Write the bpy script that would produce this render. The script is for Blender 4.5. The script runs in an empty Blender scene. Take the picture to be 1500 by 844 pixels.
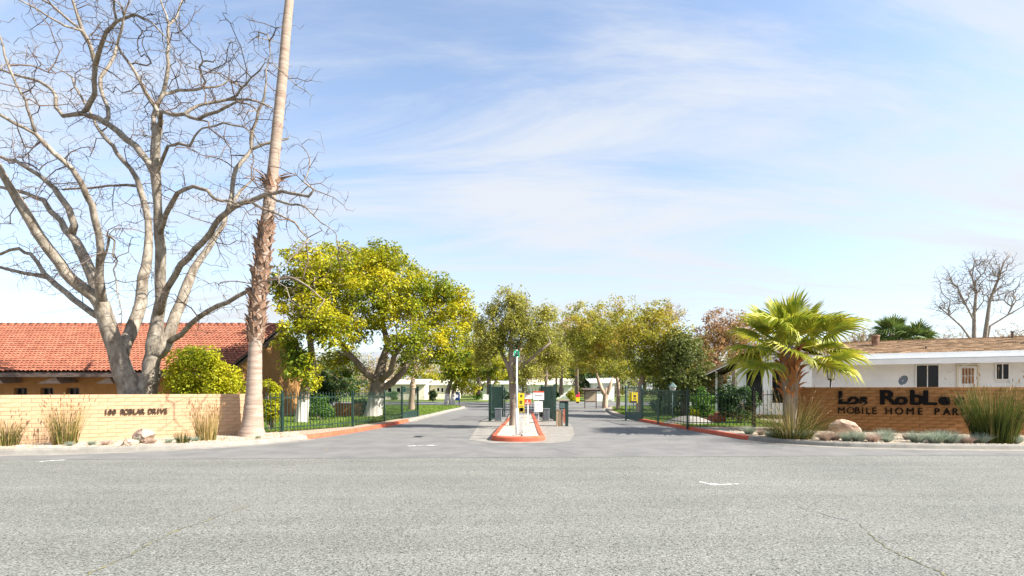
import bpy, math, random
import numpy as np
from mathutils import Vector, Matrix

rnd = random.Random(7)
rng = np.random.default_rng(7)
S = bpy.context.scene
C = S.collection
R = math.radians

# ------------------------------------------------------------------ camera, sky, sun, exposure
EYE, FPX, HZ, CX = 1.6, 750.0, 570.0, 750.0          # eye height (m), focal length (px of the 1500 px photo), horizon row
cam = bpy.data.cameras.new('camera'); cam_o = bpy.data.objects.new('camera', cam); C.objects.link(cam_o)
cam.sensor_width = 36; cam.lens = 18; cam.shift_y = (HZ - 422) / 1500; cam.clip_end = 3000; cam.clip_start = 0.05
cam_o.location = (0, 0, EYE); cam_o.rotation_euler = (R(90), 0, 0)
S.camera = cam_o

SUN_EL, SUN_AZ = 38.0, 108.0                          # degrees; azimuth clockwise from +Y
world = bpy.data.worlds.new('World'); S.world = world; world.use_nodes = True
nt = world.node_tree; N = nt.nodes; L = nt.links
bg = N['Background']; bg.inputs['Strength'].default_value = 0.12
sky = N.new('ShaderNodeTexSky'); sky.sky_type = 'NISHITA'; sky.sun_disc = False
sky.sun_elevation = R(SUN_EL); sky.sun_rotation = R(SUN_AZ); sky.altitude = 30
sky.air_density = 1.0; sky.dust_density = 1.1; sky.ozone_density = 1.6
tc = N.new('ShaderNodeTexCoord'); sep = N.new('ShaderNodeSeparateXYZ'); L.new(tc.outputs['Generated'], sep.inputs[0])
def wm(op, a, b=None, clamp=False):
    n = N.new('ShaderNodeMath'); n.operation = op; n.use_clamp = clamp
    for i, v in enumerate((a, b)):
        if v is None: continue
        if isinstance(v, (int, float)): n.inputs[i].default_value = v
        else: L.new(v, n.inputs[i])
    return n.outputs[0]
zz = wm('ADD', wm('MAXIMUM', sep.outputs[2], 0.0), 0.22)
cmb = N.new('ShaderNodeCombineXYZ'); L.new(wm('DIVIDE', sep.outputs[0], zz), cmb.inputs[0]); L.new(wm('DIVIDE', sep.outputs[1], zz), cmb.inputs[1])
mp = N.new('ShaderNodeMapping'); mp.inputs['Rotation'].default_value = (0, 0, R(28)); mp.inputs['Scale'].default_value = (0.5, 2.0, 1)
L.new(cmb.outputs[0], mp.inputs[0])
n1 = N.new('ShaderNodeTexNoise'); n1.inputs['Scale'].default_value = 1.1; n1.inputs['Detail'].default_value = 12; n1.inputs['Roughness'].default_value = 0.64; n1.inputs['Distortion'].default_value = 0.7
L.new(mp.outputs[0], n1.inputs['Vector'])
n2 = N.new('ShaderNodeTexNoise'); n2.inputs['Scale'].default_value = 0.5; n2.inputs['Detail'].default_value = 3
L.new(cmb.outputs[0], n2.inputs['Vector'])
cl = wm('ADD', wm('MULTIPLY', n1.outputs['Fac'], 1.2), wm('MULTIPLY', n2.outputs['Fac'], 0.5))
mr = N.new('ShaderNodeMapRange'); mr.interpolation_type = 'SMOOTHSTEP'
mr.inputs['From Min'].default_value = 0.66; mr.inputs['From Max'].default_value = 1.06; mr.inputs['To Min'].default_value = 0.0; mr.inputs['To Max'].default_value = 0.78
L.new(cl, mr.inputs['Value'])
veil = wm('ADD', mr.outputs[0], wm('DIVIDE', 0.09, wm('ADD', wm('MAXIMUM', sep.outputs[2], 0.0), 0.12)), True)   # thin high cloud, thicker where seen edge-on
mx = N.new('ShaderNodeMix'); mx.data_type = 'RGBA'; mx.inputs['B'].default_value = (2.75, 2.9, 3.12, 1)
L.new(veil, mx.inputs['Factor']); L.new(sky.outputs[0], mx.inputs['A']); L.new(mx.outputs['Result'], bg.inputs['Color'])

sv = Vector((math.sin(R(SUN_AZ)) * math.cos(R(SUN_EL)), math.cos(R(SUN_AZ)) * math.cos(R(SUN_EL)), math.sin(R(SUN_EL))))
sl = bpy.data.lights.new('sun', 'SUN'); sl.energy = 5.0; sl.angle = R(0.53); sl.color = (1, 0.94, 0.84)
so = bpy.data.objects.new('sun', sl); C.objects.link(so); so.rotation_euler = (-sv).to_track_quat('-Z', 'Y').to_euler()
so.location = sv * 60
S.view_settings.view_transform = 'Standard'; S.view_settings.look = 'None'; S.view_settings.gamma = 1; S.view_settings.exposure = 1.35
S.view_settings.use_curve_mapping = False
S.render.engine = 'CYCLES'
S.cycles.use_denoising = True; S.cycles.max_bounces = 6; S.cycles.diffuse_bounces = 3; S.cycles.transparent_max_bounces = 6
S.cycles.sample_clamp_indirect = 6

# ------------------------------------------------------------------ helpers
def W(px, py, d): return Vector(((px - CX) / FPX * d, d, EYE + (HZ - py) / FPX * d))       # a point d metres ahead
def G(px, py, z=0.0):                                                                   # a point on level z
    d = FPX * (EYE - z) / (py - HZ); return Vector(((px - CX) / FPX * d, d, z))
ORG = {}
def tag(o, label=None, cat=None, group=None, kind=None):
    if label: o['label'] = label
    if cat: o['category'] = cat
    if group: o['group'] = group
    if kind: o['kind'] = kind
    return o
def thing(name, label, cat, loc=(0, 0, 0), rotz=0.0, group=None, kind=None):
    o = bpy.data.objects.new(name, None); C.objects.link(o); o.empty_display_size = 0.2
    o.location = loc; o.rotation_euler = (0, 0, rotz); ORG[o.name] = Vector(loc)
    return tag(o, label, cat, group, kind)
def link(name, me, parent=None, loc=(0, 0, 0), rot=None, scale=None):
    o = bpy.data.objects.new(name, me); C.objects.link(o)
    o.location = loc
    if rot is not None: o.rotation_euler = rot
    if scale is not None: o.scale = scale if hasattr(scale, '__len__') else (scale,) * 3
    if parent is not None: o.parent = parent
    ORG[o.name] = Vector((0, 0, 0)) if parent is None else ORG.get(parent.name, Vector((0, 0, 0)))
    return o
class MB:
    def __init__(s): s.v = []; s.f = []
    def add(s, vs, fs):
        b = len(s.v); s.v += [tuple(p) for p in vs]; s.f += [tuple(i + b for i in f) for f in fs]; return s
    def box(s, c, e, rz=0.0, M=None):
        hx, hy, hz = e[0] / 2, e[1] / 2, e[2] / 2; cs, sn = math.cos(rz), math.sin(rz); vs = []
        for z in (-hz, hz):
            for x, y in ((-hx, -hy), (hx, -hy), (hx, hy), (-hx, hy)):
                p = Vector((x * cs - y * sn, x * sn + y * cs, z))
                vs.append((M @ p if M else p) + Vector(c))
        return s.add(vs, [(3, 2, 1, 0), (4, 5, 6, 7), (0, 1, 5, 4), (1, 2, 6, 5), (2, 3, 7, 6), (3, 0, 4, 7)])
    def bar(s, a, b, w, h=None):
        a, b = Vector(a), Vector(b); h = h or w; z = b - a
        return s.box((a + b) / 2, (w, h, z.length), M=z.to_track_quat('Z', 'Y').to_matrix())
    def tube(s, pts, rad, n=8, cap=True):
        pts = [Vector(p) for p in pts]; k = len(pts); vs = []; fs = []
        if not hasattr(rad, '__len__'): rad = [rad] * k
        ref = None
        for i, p in enumerate(pts):
            t = (pts[min(i + 1, k - 1)] - pts[max(i - 1, 0)])
            if t.length < 1e-9: t = Vector((0, 0, 1))
            t.normalize()
            if ref is None: ref = t.orthogonal()
            x = ref - t * ref.dot(t)
            if x.length < 1e-6: x = t.orthogonal()
            x.normalize(); ref = x; y = t.cross(x)
            for j in range(n):
                a = 2 * math.pi * j / n; vs.append(p + (x * math.cos(a) + y * math.sin(a)) * rad[i])
        for i in range(k - 1):
            for j in range(n):
                j2 = (j + 1) % n; fs.append((i * n + j, i * n + j2, i * n + n + j2, i * n + n + j))
        if cap: fs += [tuple(range(n - 1, -1, -1)), tuple(range((k - 1) * n, k * n))]
        return s.add(vs, fs)
    def lathe(s, c, prof, n=12):
        c = Vector(c); return s.tube([c + Vector((0, 0, z)) for r, z in prof], [r for r, z in prof], n)
    def prism(s, poly, z0, z1):
        n = len(poly); vs = [(p[0], p[1], z0) for p in poly] + [(p[0], p[1], z1) for p in poly]
        return s.add(vs, [tuple(range(n - 1, -1, -1)), tuple(range(n, 2 * n))] + [(i, (i + 1) % n, n + (i + 1) % n, n + i) for i in range(n)])
    def slab(s, q, t):                                        # a quad given thickness downwards along its normal
        q = [Vector(p) for p in q]; nn = (q[1] - q[0]).cross(q[2] - q[0]).normalized() * t
        return s.add(q + [p - nn for p in q], [(0, 1, 2, 3), (7, 6, 5, 4), (0, 4, 5, 1), (1, 5, 6, 2), (2, 6, 7, 3), (3, 7, 4, 0)])
    def mesh(s, name, m, smooth=False):
        me = bpy.data.meshes.new(name); me.from_pydata(s.v, [], s.f); me.materials.append(m)
        if smooth: me.polygons.foreach_set('use_smooth', [True] * len(me.polygons))
        return me
    def build(s, name, m, parent=None, smooth=False, local=False, bevel=0):
        off = Vector((0, 0, 0)) if (parent is None or local) else ORG.get(parent.name, Vector((0, 0, 0)))
        if off.length > 0: s.v = [(p[0] - off.x, p[1] - off.y, p[2] - off.z) for p in s.v]
        o = link(name, s.mesh(name, m, smooth), parent)
        if bevel:
            b = o.modifiers.new('bevel', 'BEVEL'); b.width = bevel; b.segments = 2; b.limit_method = 'ANGLE'
        return o
def struct(mb, name, m, smooth=False, kind='structure'): return tag(mb.build(name, m, None, smooth), kind=kind)
def np_mesh(name, V, F, m, smooth=False):
    me = bpy.data.meshes.new(name); k = F.shape[1]
    me.vertices.add(len(V)); me.vertices.foreach_set('co', V.astype(np.float32).ravel())
    me.loops.add(F.size); me.loops.foreach_set('vertex_index', F.astype(np.int32).ravel())
    me.polygons.add(len(F)); me.polygons.foreach_set('loop_start', np.arange(0, F.size, k, dtype=np.int32))
    me.update(calc_edges=True); me.materials.append(m)
    if smooth: me.polygons.foreach_set('use_smooth', [True] * len(F))
    return me
def smooth_line(pts, k=6):                                    # Catmull-Rom through the points
    P = [Vector(p) for p in pts]; P = [P[0] * 2 - P[1]] + P + [P[-1] * 2 - P[-2]]; out = []
    for i in range(1, len(P) - 2):
        for j in range(k):
            t = j / k; a, b, c, d = P[i - 1:i + 3]
            out.append(0.5 * (2 * b + (c - a) * t + (2 * a - 5 * b + 4 * c - d) * t * t + (3 * b - a - 3 * c + d) * t ** 3))
    return out + [P[-2]]

# ------------------------------------------------------------------ materials
def mat(name, c1, c2=None, scale=4.0, rough=0.85, bump=0.0, bscale=None, c3=None, metal=0.0, detail=6, lo=0.35, hi=0.65, stretch=None, island=0.0, transl=0.0, spec=0.3):
    m = bpy.data.materials.new(name); m.use_nodes = True; t = m.node_tree; n = t.nodes; l = t.links
    b = n['Principled BSDF']; b.inputs['Roughness'].default_value = rough; b.inputs['Metallic'].default_value = metal
    b.inputs['Specular IOR Level'].default_value = spec
    co = n.new('ShaderNodeTexCoord'); mp = n.new('ShaderNodeMapping'); l.new(co.outputs['Object'], mp.inputs[0])
    if stretch: mp.inputs['Scale'].default_value = stretch
    col = None
    if c2 is not None:
        no = n.new('ShaderNodeTexNoise'); no.inputs['Scale'].default_value = scale; no.inputs['Detail'].default_value = detail; no.inputs['Roughness'].default_value = 0.6
        l.new(mp.outputs[0], no.inputs['Vector'])
        cr = n.new('ShaderNodeValToRGB'); e = cr.color_ramp.elements
        e[0].position = lo; e[0].color = (*c1, 1); e[1].position = hi; e[1].color = (*c2, 1)
        if c3 is not None:
            x = e.new((lo + hi) / 2); x.color = (*c3, 1)
        l.new(no.outputs['Fac'], cr.inputs[0]); col = cr.outputs[0]
    else:
        rg = n.new('ShaderNodeRGB'); rg.outputs[0].default_value = (*c1, 1); col = rg.outputs[0]
    if island:
        ge = n.new('ShaderNodeNewGeometry'); hs = n.new('ShaderNodeHueSaturation'); ma = n.new('ShaderNodeMapRange')
        ma.inputs['To Min'].default_value = 1 - island; ma.inputs['To Max'].default_value = 1 + island
        l.new(ge.outputs['Random Per Island'], ma.inputs['Value']); l.new(ma.outputs[0], hs.inputs['Value']); l.new(col, hs.inputs['Color'])
        oi = n.new('ShaderNodeObjectInfo'); h2 = n.new('ShaderNodeHueSaturation'); mb2 = n.new('ShaderNodeMapRange')
        mb2.inputs['To Min'].default_value = 1 - island * .45; mb2.inputs['To Max'].default_value = 1 + island * .45
        l.new(oi.outputs['Random'], mb2.inputs['Value']); l.new(mb2.outputs[0], h2.inputs['Value']); l.new(hs.outputs[0], h2.inputs['Color']); col = h2.outputs[0]
    l.new(col, b.inputs['Base Color'])
    if bump:
        n2 = n.new('ShaderNodeTexNoise'); n2.inputs['Scale'].default_value = bscale or scale * 4; n2.inputs['Detail'].default_value = 5
        l.new(mp.outputs[0], n2.inputs['Vector'])
        bp = n.new('ShaderNodeBump'); bp.inputs['Strength'].default_value = bump; bp.inputs['Distance'].default_value = 0.02
        l.new(n2.outputs['Fac'], bp.inputs['Height']); l.new(bp.outputs[0], b.inputs['Normal'])
    if transl:
        tr = n.new('ShaderNodeBsdfTranslucent'); l.new(col, tr.inputs['Color']); ms = n.new('ShaderNodeMixShader'); ms.inputs[0].default_value = transl
        l.new(b.outputs[0], ms.inputs[1]); l.new(tr.outputs[0], ms.inputs[2]); l.new(ms.outputs[0], n['Material Output'].inputs[0])
    return m
def leafmat(name, cols, transl=0.3):                          # leaf colours picked leaf by leaf
    m = bpy.data.materials.new(name); m.use_nodes = True; t = m.node_tree; n = t.nodes; l = t.links
    b = n['Principled BSDF']; b.inputs['Roughness'].default_value = 0.55; b.inputs['Specular IOR Level'].default_value = 0.25
    ge = n.new('ShaderNodeNewGeometry'); cr = n.new('ShaderNodeValToRGB'); e = cr.color_ramp.elements
    e[0].position = 0; e[0].color = (*cols[0], 1); e[1].position = 1; e[1].color = (*cols[-1], 1)
    for i, c in enumerate(cols[1:-1]):
        x = e.new((i + 1) / (len(cols) - 1)); x.color = (*c, 1)
    co = n.new('ShaderNodeTexCoord'); no = n.new('ShaderNodeTexNoise'); no.inputs['Scale'].default_value = 0.45; no.inputs['Detail'].default_value = 2
    l.new(co.outputs['Object'], no.inputs['Vector'])
    a = n.new('ShaderNodeMath'); a.operation = 'MULTIPLY_ADD'; a.inputs[1].default_value = 0.5; l.new(ge.outputs['Random Per Island'], a.inputs[0])
    a2 = n.new('ShaderNodeMath'); a2.operation = 'MULTIPLY_ADD'; a2.inputs[1].default_value = 1.6; a2.inputs[2].default_value = -0.55; l.new(no.outputs['Fac'], a2.inputs[0])
    l.new(a2.outputs[0], a.inputs[2]); l.new(a.outputs[0], cr.inputs[0]); l.new(cr.outputs[0], b.inputs['Base Color'])
    tr = n.new('ShaderNodeBsdfTranslucent'); l.new(cr.outputs[0], tr.inputs['Color']); ms = n.new('ShaderNodeMixShader'); ms.inputs[0].default_value = transl
    l.new(b.outputs[0], ms.inputs[1]); l.new(tr.outputs[0], ms.inputs[2]); l.new(ms.outputs[0], n['Material Output'].inputs[0])
    return m
M = {}
def street_mat():
    m = bpy.data.materials.new('chip_seal'); m.use_nodes = True; t = m.node_tree; n = t.nodes; l = t.links; b = n['Principled BSDF']
    b.inputs['Roughness'].default_value = 0.9; b.inputs['Specular IOR Level'].default_value = 0.2
    co = n.new('ShaderNodeTexCoord')
    def noise(sc, det, stretch=None, rough=.55):
        x = n.new('ShaderNodeTexNoise'); x.inputs['Scale'].default_value = sc; x.inputs['Detail'].default_value = det; x.inputs['Roughness'].default_value = rough
        if stretch:
            mp = n.new('ShaderNodeMapping'); mp.inputs['Scale'].default_value = stretch; l.new(co.outputs['Object'], mp.inputs[0]); l.new(mp.outputs[0], x.inputs['Vector'])
        else: l.new(co.outputs['Object'], x.inputs['Vector'])
        return x.outputs['Fac']
    def ramp(f, pts):
        c = n.new('ShaderNodeValToRGB'); e = c.color_ramp.elements
        e[0].position, e[0].color = pts[0][0], (*pts[0][1], 1); e[1].position, e[1].color = pts[-1][0], (*pts[-1][1], 1)
        for p, q in pts[1:-1]:
            x = e.new(p); x.color = (*q, 1)
        l.new(f, c.inputs[0]); return c.outputs[0]
    def mul(a, b2, fac=1.0):
        x = n.new('ShaderNodeMix'); x.data_type = 'RGBA'; x.blend_type = 'MULTIPLY'; x.inputs['Factor'].default_value = fac; l.new(a, x.inputs['A']); l.new(b2, x.inputs['B']); return x.outputs['Result']
    vo = n.new('ShaderNodeTexVoronoi'); vo.inputs['Scale'].default_value = 80; l.new(co.outputs['Object'], vo.inputs['Vector'])
    sx = n.new('ShaderNodeSeparateColor'); l.new(vo.outputs['Color'], sx.inputs[0])
    chips = ramp(sx.outputs[0], [(0.0, (.03, .03, .03)), (0.10, (.075, .076, .073)), (0.2, (.148, .151, .142)), (.7, (.188, .192, .18)), (1.0, (.30, .302, .288))])
    big = ramp(noise(.35, 6), [(.3, (.86, .87, .86)), (.7, (1.06, 1.05, 1.02))])
    streak = ramp(noise(1.0, 5, (.12, 1.6, 1)), [(.35, (.9, .9, .9)), (.65, (1.05, 1.05, 1.04))])
    fine = ramp(noise(42, 4), [(.3, (.6, .6, .59)), (.45, (1, 1, 1)), (.7, (1.2, 1.2, 1.19))])
    l.new(mul(mul(mul(chips, big), streak), fine), b.inputs['Base Color'])
    bp = n.new('ShaderNodeBump'); bp.inputs['Strength'].default_value = .5; bp.inputs['Distance'].default_value = .006
    l.new(noise(70, 3), bp.inputs['Height']); l.new(bp.outputs[0], b.inputs['Normal'])
    return m
M['street'] = street_mat()
M['drive'] = mat('drive_asphalt', (.140, .139, .137), (.188, .185, .180), scale=1.2, rough=.9, bump=.25, bscale=60, detail=10)
M['ground'] = mat('dry_ground', (.13, .12, .06), (.22, .19, .11), scale=.6, detail=8)
M['concrete'] = mat('kerb_concrete', (.20, .188, .168), (.28, .264, .236), scale=3, bump=.2, bscale=40)
M['red_kerb'] = mat('red_kerb_paint', (.42, .075, .034), (.50, .13, .07), scale=4, bump=.2, bscale=40, rough=.7, lo=.3, hi=.75)
M['gravel'] = mat('pea_gravel', (.24, .18, .12), (.44, .37, .29), scale=38, bump=.8, bscale=45, detail=3)
M['white_gravel'] = mat('pale_gravel', (.36, .31, .26), (.54, .49, .43), scale=34, bump=.8, bscale=40, detail=3)
M['bark_chip'] = mat('mulch', (.10, .065, .04), (.24, .16, .10), scale=22, bump=.8, detail=4)
M['lawn'] = mat('lawn_soil', (.10, .15, .025), (.17, .22, .045), scale=1.3, bump=.6, bscale=70)
M['grass'] = mat('lawn_blades', (.11, .19, .025), (.20, .27, .05), scale=1.0, island=.35, transl=.3)
M['block_left'] = mat('sunny_slump_block', (.43, .275, .165), (.50, .335, .21), scale=6, bump=.25, bscale=30, island=.05, rough=.95)
M['block_right'] = mat('brown_slump_block', (.20, .092, .030), (.28, .134, .05), scale=6, bump=.35, bscale=30, island=.10, rough=.95)
M['mortar_left'] = mat('pale_mortar', (.36, .245, .15), (.44, .31, .20), scale=10)
M['mortar_right'] = mat('brown_mortar', (.17, .08, .03), (.24, .12, .05), scale=10)
M['letter'] = mat('dark_metal_letters', (.006, .005, .005), rough=.8, spec=.1)
M['letter_brown'] = mat('brown_metal_letters', (.05, .032, .022), rough=.7)
M['tile'] = mat('terracotta_tile', (.24, .080, .048), (.33, .125, .074), scale=2.2, island=.16, rough=.85, bump=.2)
M['stucco'] = mat('ochre_stucco', (.28, .145, .05), (.34, .18, .065), scale=2.5, bump=.3, bscale=30)
M['dark_wood'] = mat('weathered_wood', (.07, .05, .042), (.15, .115, .10), scale=3, stretch=(1, 1, 8), bump=.3)
M['hood_wood'] = mat('grey_hood_wood', (.24, .18, .15), (.34, .27, .23), scale=6, bump=.2)
M['glass'] = mat('dark_glass', (.008, .009, .010), rough=.12, spec=.3)
M['black_hole'] = mat('dim_room', (.02, .018, .016))
M['white'] = mat('white_paint', (.74, .74, .73), (.80, .80, .79), scale=2, rough=.6)
M['siding'] = mat('white_siding', (.72, .73, .74), (.80, .80, .80), scale=1.5, rough=.65, island=.03)
M['cream'] = mat('cream_paint', (.66, .61, .50), (.72, .67, .56), scale=2)
M['shingle'] = mat('brown_shingle', (.28, .165, .088), (.40, .26, .15), scale=8, island=.22, bump=.4, stretch=(1, 1, 1))
M['green_metal'] = mat('dark_green_metal', (.010, .028, .022), (.022, .050, .040), scale=3, rough=.45)
M['green_grey'] = mat('grey_green_metal', (.07, .12, .115), (.11, .16, .15), scale=3, rough=.5)
M['black_metal'] = mat('black_metal', (.012, .013, .013), rough=.4)
M['galv'] = mat('galvanised_steel', (.50, .52, .53), (.60, .62, .63), scale=6, rough=.4, metal=.3)
M['grey_box'] = mat('grey_plastic', (.12, .135, .15), (.17, .19, .2), scale=5, rough=.5)
M['yellow_sign'] = mat('yellow_sign', (.78, .56, .02), rough=.5)
M['black_ink'] = mat('black_ink', (.02, .02, .02), rough=.6)
M['red_sign'] = mat('red_sign', (.62, .08, .03), rough=.5)
M['white_sign'] = mat('white_sign', (.80, .80, .80), rough=.5)
M['green_sign'] = mat('green_sign', (.0, .30, .16), rough=.4)
M['tan_wood'] = mat('tan_wood', (.45, .33, .20), (.58, .45, .30), scale=4, stretch=(6, 6, 1))
M['blue'] = mat('blue_paint', (.02, .06, .20), rough=.45)
M['red_plastic'] = mat('red_plastic', (.60, .04, .07), rough=.5)
M['brick_red'] = mat('red_brick', (.32, .09, .05), (.42, .14, .08), scale=6, bump=.3, island=.1)
M['rock'] = mat('boulder_rock', (.28, .19, .14), (.46, .37, .30), scale=3, bump=.8, bscale=9, c3=(.38, .27, .205))
M['pebble'] = mat('pebbles', (.38, .31, .23), (.54, .47, .38), scale=3, island=.3)
M['litter'] = mat('fallen_leaves', (.25, .14, .06), (.40, .26, .12), scale=3, island=.3)
def trunkmat(name, c1, c2, c3=None, white_below=None, scale=5, stretch=(1, 1, .35), bump=.8):
    m = mat(name, c1, c2, scale=scale, c3=c3, bump=bump, bscale=scale * 3, stretch=stretch, detail=8, lo=.3, hi=.7)
    if white_below is not None:                               # limewashed foot of a trunk
        t = m.node_tree; n = t.nodes; l = t.links; b = n['Principled BSDF']; src = b.inputs['Base Color'].links[0].from_socket
        co = n.new('ShaderNodeTexCoord'); sp = n.new('ShaderNodeSeparateXYZ'); l.new(co.outputs['Object'], sp.inputs[0])
        no = n.new('ShaderNodeTexNoise'); no.inputs['Scale'].default_value = 9; l.new(co.outputs['Object'], no.inputs['Vector'])
        ad = n.new('ShaderNodeMath'); ad.operation = 'MULTIPLY_ADD'; ad.inputs[1].default_value = .25; l.new(no.outputs['Fac'], ad.inputs[0]); l.new(sp.outputs[2], ad.inputs[2])
        lt = n.new('ShaderNodeMath'); lt.operation = 'LESS_THAN'; lt.inputs[1].default_value = white_below; l.new(ad.outputs[0], lt.inputs[0])
        mx = n.new('ShaderNodeMix'); mx.data_type = 'RGBA'; mx.inputs['B'].default_value = (.66, .62, .57, 1); l.new(lt.outputs[0], mx.inputs['Factor']); l.new(src, mx.inputs['A']); l.new(mx.outputs['Result'], b.inputs['Base Color'])
    return m
M['bare_bark'] = trunkmat('pale_grey_bark', (.10, .075, .052), (.36, .32, .265), c3=(.22, .188, .15), scale=5.5, stretch=(1, 1, .5), bump=1.0)
M['twig'] = trunkmat('brown_twigs', (.075, .05, .04), (.19, .14, .11))
M['palm_bark'] = trunkmat('palm_bark', (.22, .155, .115), (.40, .325, .27), scale=2.2, stretch=(.7, .7, 6), bump=.6)
M['boot'] = mat('palm_boot', (.10, .05, .03), (.36, .24, .165), scale=3, island=.3, bump=.4)
M['boot_orange'] = mat('palm_boot_orange', (.22, .085, .03), (.42, .19, .07), scale=3, island=.3, bump=.4)
M['camphor_bark'] = trunkmat('limewashed_bark', (.13, .10, .075), (.26, .21, .17), white_below=1.15)
M['bark'] = trunkmat('grey_brown_bark', (.13, .10, .075), (.30, .24, .19))
M['tan_bark'] = trunkmat('tan_bark', (.26, .18, .125), (.50, .38, .29))
M['far_bark'] = trunkmat('winter_bark', (.19, .155, .13), (.33, .28, .235))
M['camphor'] = leafmat('camphor_leaf', [(.05, .11, .012), (.20, .25, .014), (.47, .43, .015), (.64, .50, .02)], .36)
M['bush'] = leafmat('yellow_green_bush_leaf', [(.13, .20, .012), (.40, .40, .015), (.60, .50, .02)], .45)
M['olive'] = leafmat('olive_leaf', [(.14, .17, .035), (.31, .31, .05), (.47, .41, .07)], .4)
M['pear'] = leafmat('turning_leaf', [(.13, .18, .03), (.29, .30, .035), (.44, .38, .04), (.45, .27, .06)], .4)
M['green'] = leafmat('green_leaf', [(.018, .05, .012), (.04, .09, .018), (.08, .14, .025)])
M['mid'] = leafmat('mid_green_leaf', [(.05, .075, .018), (.12, .145, .03), (.21, .21, .05)], .35)
M['bright'] = leafmat('bright_green_leaf', [(.04, .10, .012), (.08, .17, .02), (.16, .24, .035)])
M['rust'] = leafmat('rusty_leaf', [(.24, .14, .08), (.36, .20, .09), (.42, .30, .07)])
M['pale_twig'] = leafmat('pale_dry_leaf', [(.34, .24, .14), (.45, .34, .20), (.52, .42, .26)])
M['palm_leaf'] = mat('fan_palm_leaf', (.15, .22, .02), (.48, .45, .04), scale=1.5, island=.22, transl=.35, rough=.5)
M['far_palm'] = mat('far_palm_leaf', (.06, .13, .03), (.22, .25, .06), scale=.8, island=.25, transl=.3)
M['reed'] = mat('reed_green', (.028, .05, .008), (.115, .125, .022), scale=2.2, island=.35, transl=.25)
M['reed_dry'] = mat('reed_straw', (.28, .19, .055), (.46, .34, .14), scale=2, island=.3, transl=.25)
M['seed'] = mat('reed_seed', (.17, .09, .04), (.30, .18, .09), scale=6, island=.3)
M['fescue'] = mat('blue_fescue', (.25, .31, .23), (.44, .48, .38), scale=6, island=.35, transl=.2)
M['fescue_dry'] = mat('dry_fescue', (.42, .30, .24), (.58, .46, .37), scale=6, island=.3, transl=.2)

# ------------------------------------------------------------------ the setting: ground, street, drive, kerbs, beds
mb = MB(); mb.add([(-900, -300, -.03), (900, -300, -.03), (900, 1500, -.03), (-900, 1500, -.03)], [(0, 1, 2, 3)]); struct(mb, 'ground', M['ground'])
SE = lambda x: 12.0 + .035 * x                                # edge between the chip-sealed street and the smooth apron
mb = MB(); mb.add([(-90, -14, 0), (90, -14, 0), (90, SE(90) , 0), (-90, SE(-90), 0)], [(0, 1, 2, 3)]); street = struct(mb, 'street', M['street'])
mb = MB(); mb.add([(-90, SE(-90) - .05, .004), (90, SE(90) - .05, .004), (90, 64, .004), (-90, 64, .004)], [(0, 1, 2, 3)]); drive = struct(mb, 'entrance_drive', M['drive'])
LK = [(-60, 9.6), (-30, 10.9), (-16, 11.95), (-12.6, 12.45), (-10.2, 13.0), (-8.3, 13.95), (-7.1, 15.2), (-6.2, 17.2), (-5.55, 20.2), (-5.1, 24), (-4.85, 29), (-4.5, 36), (-4.0, 42.5), (-4.6, 45.2), (-7.5, 46), (-20, 46.5), (-60, 47)]
RK = [(60, 14.2), (30, 13.6), (17, 13.45), (12.4, 13.55), (9.7, 13.95), (8.2, 14.75), (7.5, 15.8), (7.2, 17.2), (6.9, 20), (6.4, 24.5), (6.1, 29), (6.6, 35), (7.9, 42), (9.5, 45), (13, 46), (25, 46.5), (60, 47)]
def fine(k): return [Vector((p.x, p.y, 0)) for p in smooth_line([(x, y, 0) for x, y in k], 5)]
LKf, RKf = fine(LK), fine(RK)
KH = .13
def kerb(line, side, name, m, wide=.16, gutter=.42, i0=0, i1=None, h=KH):       # side +1: raised ground lies to the left of travel
    pts = line[i0:i1]; mb = MB(); n = len(pts); vs = []
    for i, p in enumerate(pts):
        t = (pts[min(i + 1, n - 1)] - pts[max(i - 1, 0)]).normalized(); o = Vector((-t.y, t.x, 0)) * side
        prof = [(-gutter, .007), (-.035, .011), (-.012, h * .72), (.018, h), (wide, h), (wide, -.02)]
        for a, z in prof: q = p + o * a; vs.append((q.x, q.y, z))
    k = 6; fs = [(i * k + j, i * k + j + 1, i * k + k + j + 1, i * k + k + j) for i in range(n - 1) for j in range(k - 1)]
    fs += [tuple(range(k)), tuple(range((n - 1) * k, n * k))]
    return struct(mb.add(vs, fs), name, m)
def near(line, y0, y1):                                       # index range of a kerb line between two depths (front stretch only)
    ii = [i for i, p in enumerate(line) if y0 <= p.y <= y1 and abs(p.x) < 9]; return ii[0], ii[-1] + 1
a, b = near(LKf, 15.9, 25.5); kerb(LKf, 1, 'kerb', M['concrete'], i1=a + 1); kerb(LKf, 1, 'red_kerb', M['red_kerb'], i0=a, i1=b, gutter=.05); kerb(LKf, 1, 'kerb', M['concrete'], i0=b - 1, gutter=.3)
a, b = near(RKf, 15.9, 26); kerb(RKf, -1, 'kerb', M['concrete'], i1=a + 1); kerb(RKf, -1, 'red_kerb', M['red_kerb'], i0=a, i1=b, gutter=.05); kerb(RKf, -1, 'kerb', M['concrete'], i0=b - 1, gutter=.3)
def sheet(poly, z, name, m):
    mb = MB(); mb.add([(p[0], p[1], z) for p in poly], [tuple(range(len(poly)))]); return struct(mb, name, m)
def inset(line, side, d):
    out = []
    for i, p in enumerate(line):
        t = (line[min(i + 1, len(line) - 1)] - line[max(i - 1, 0)]).normalized(); out.append(p + Vector((-t.y, t.x, 0)) * side * d)
    return out
Li, Ri = inset(LKf, 1, .13), inset(RKf, -1, .13)
sheet([(p.x, p.y) for p in Li], KH - .012, 'planting_bed', M['gravel'])
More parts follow.
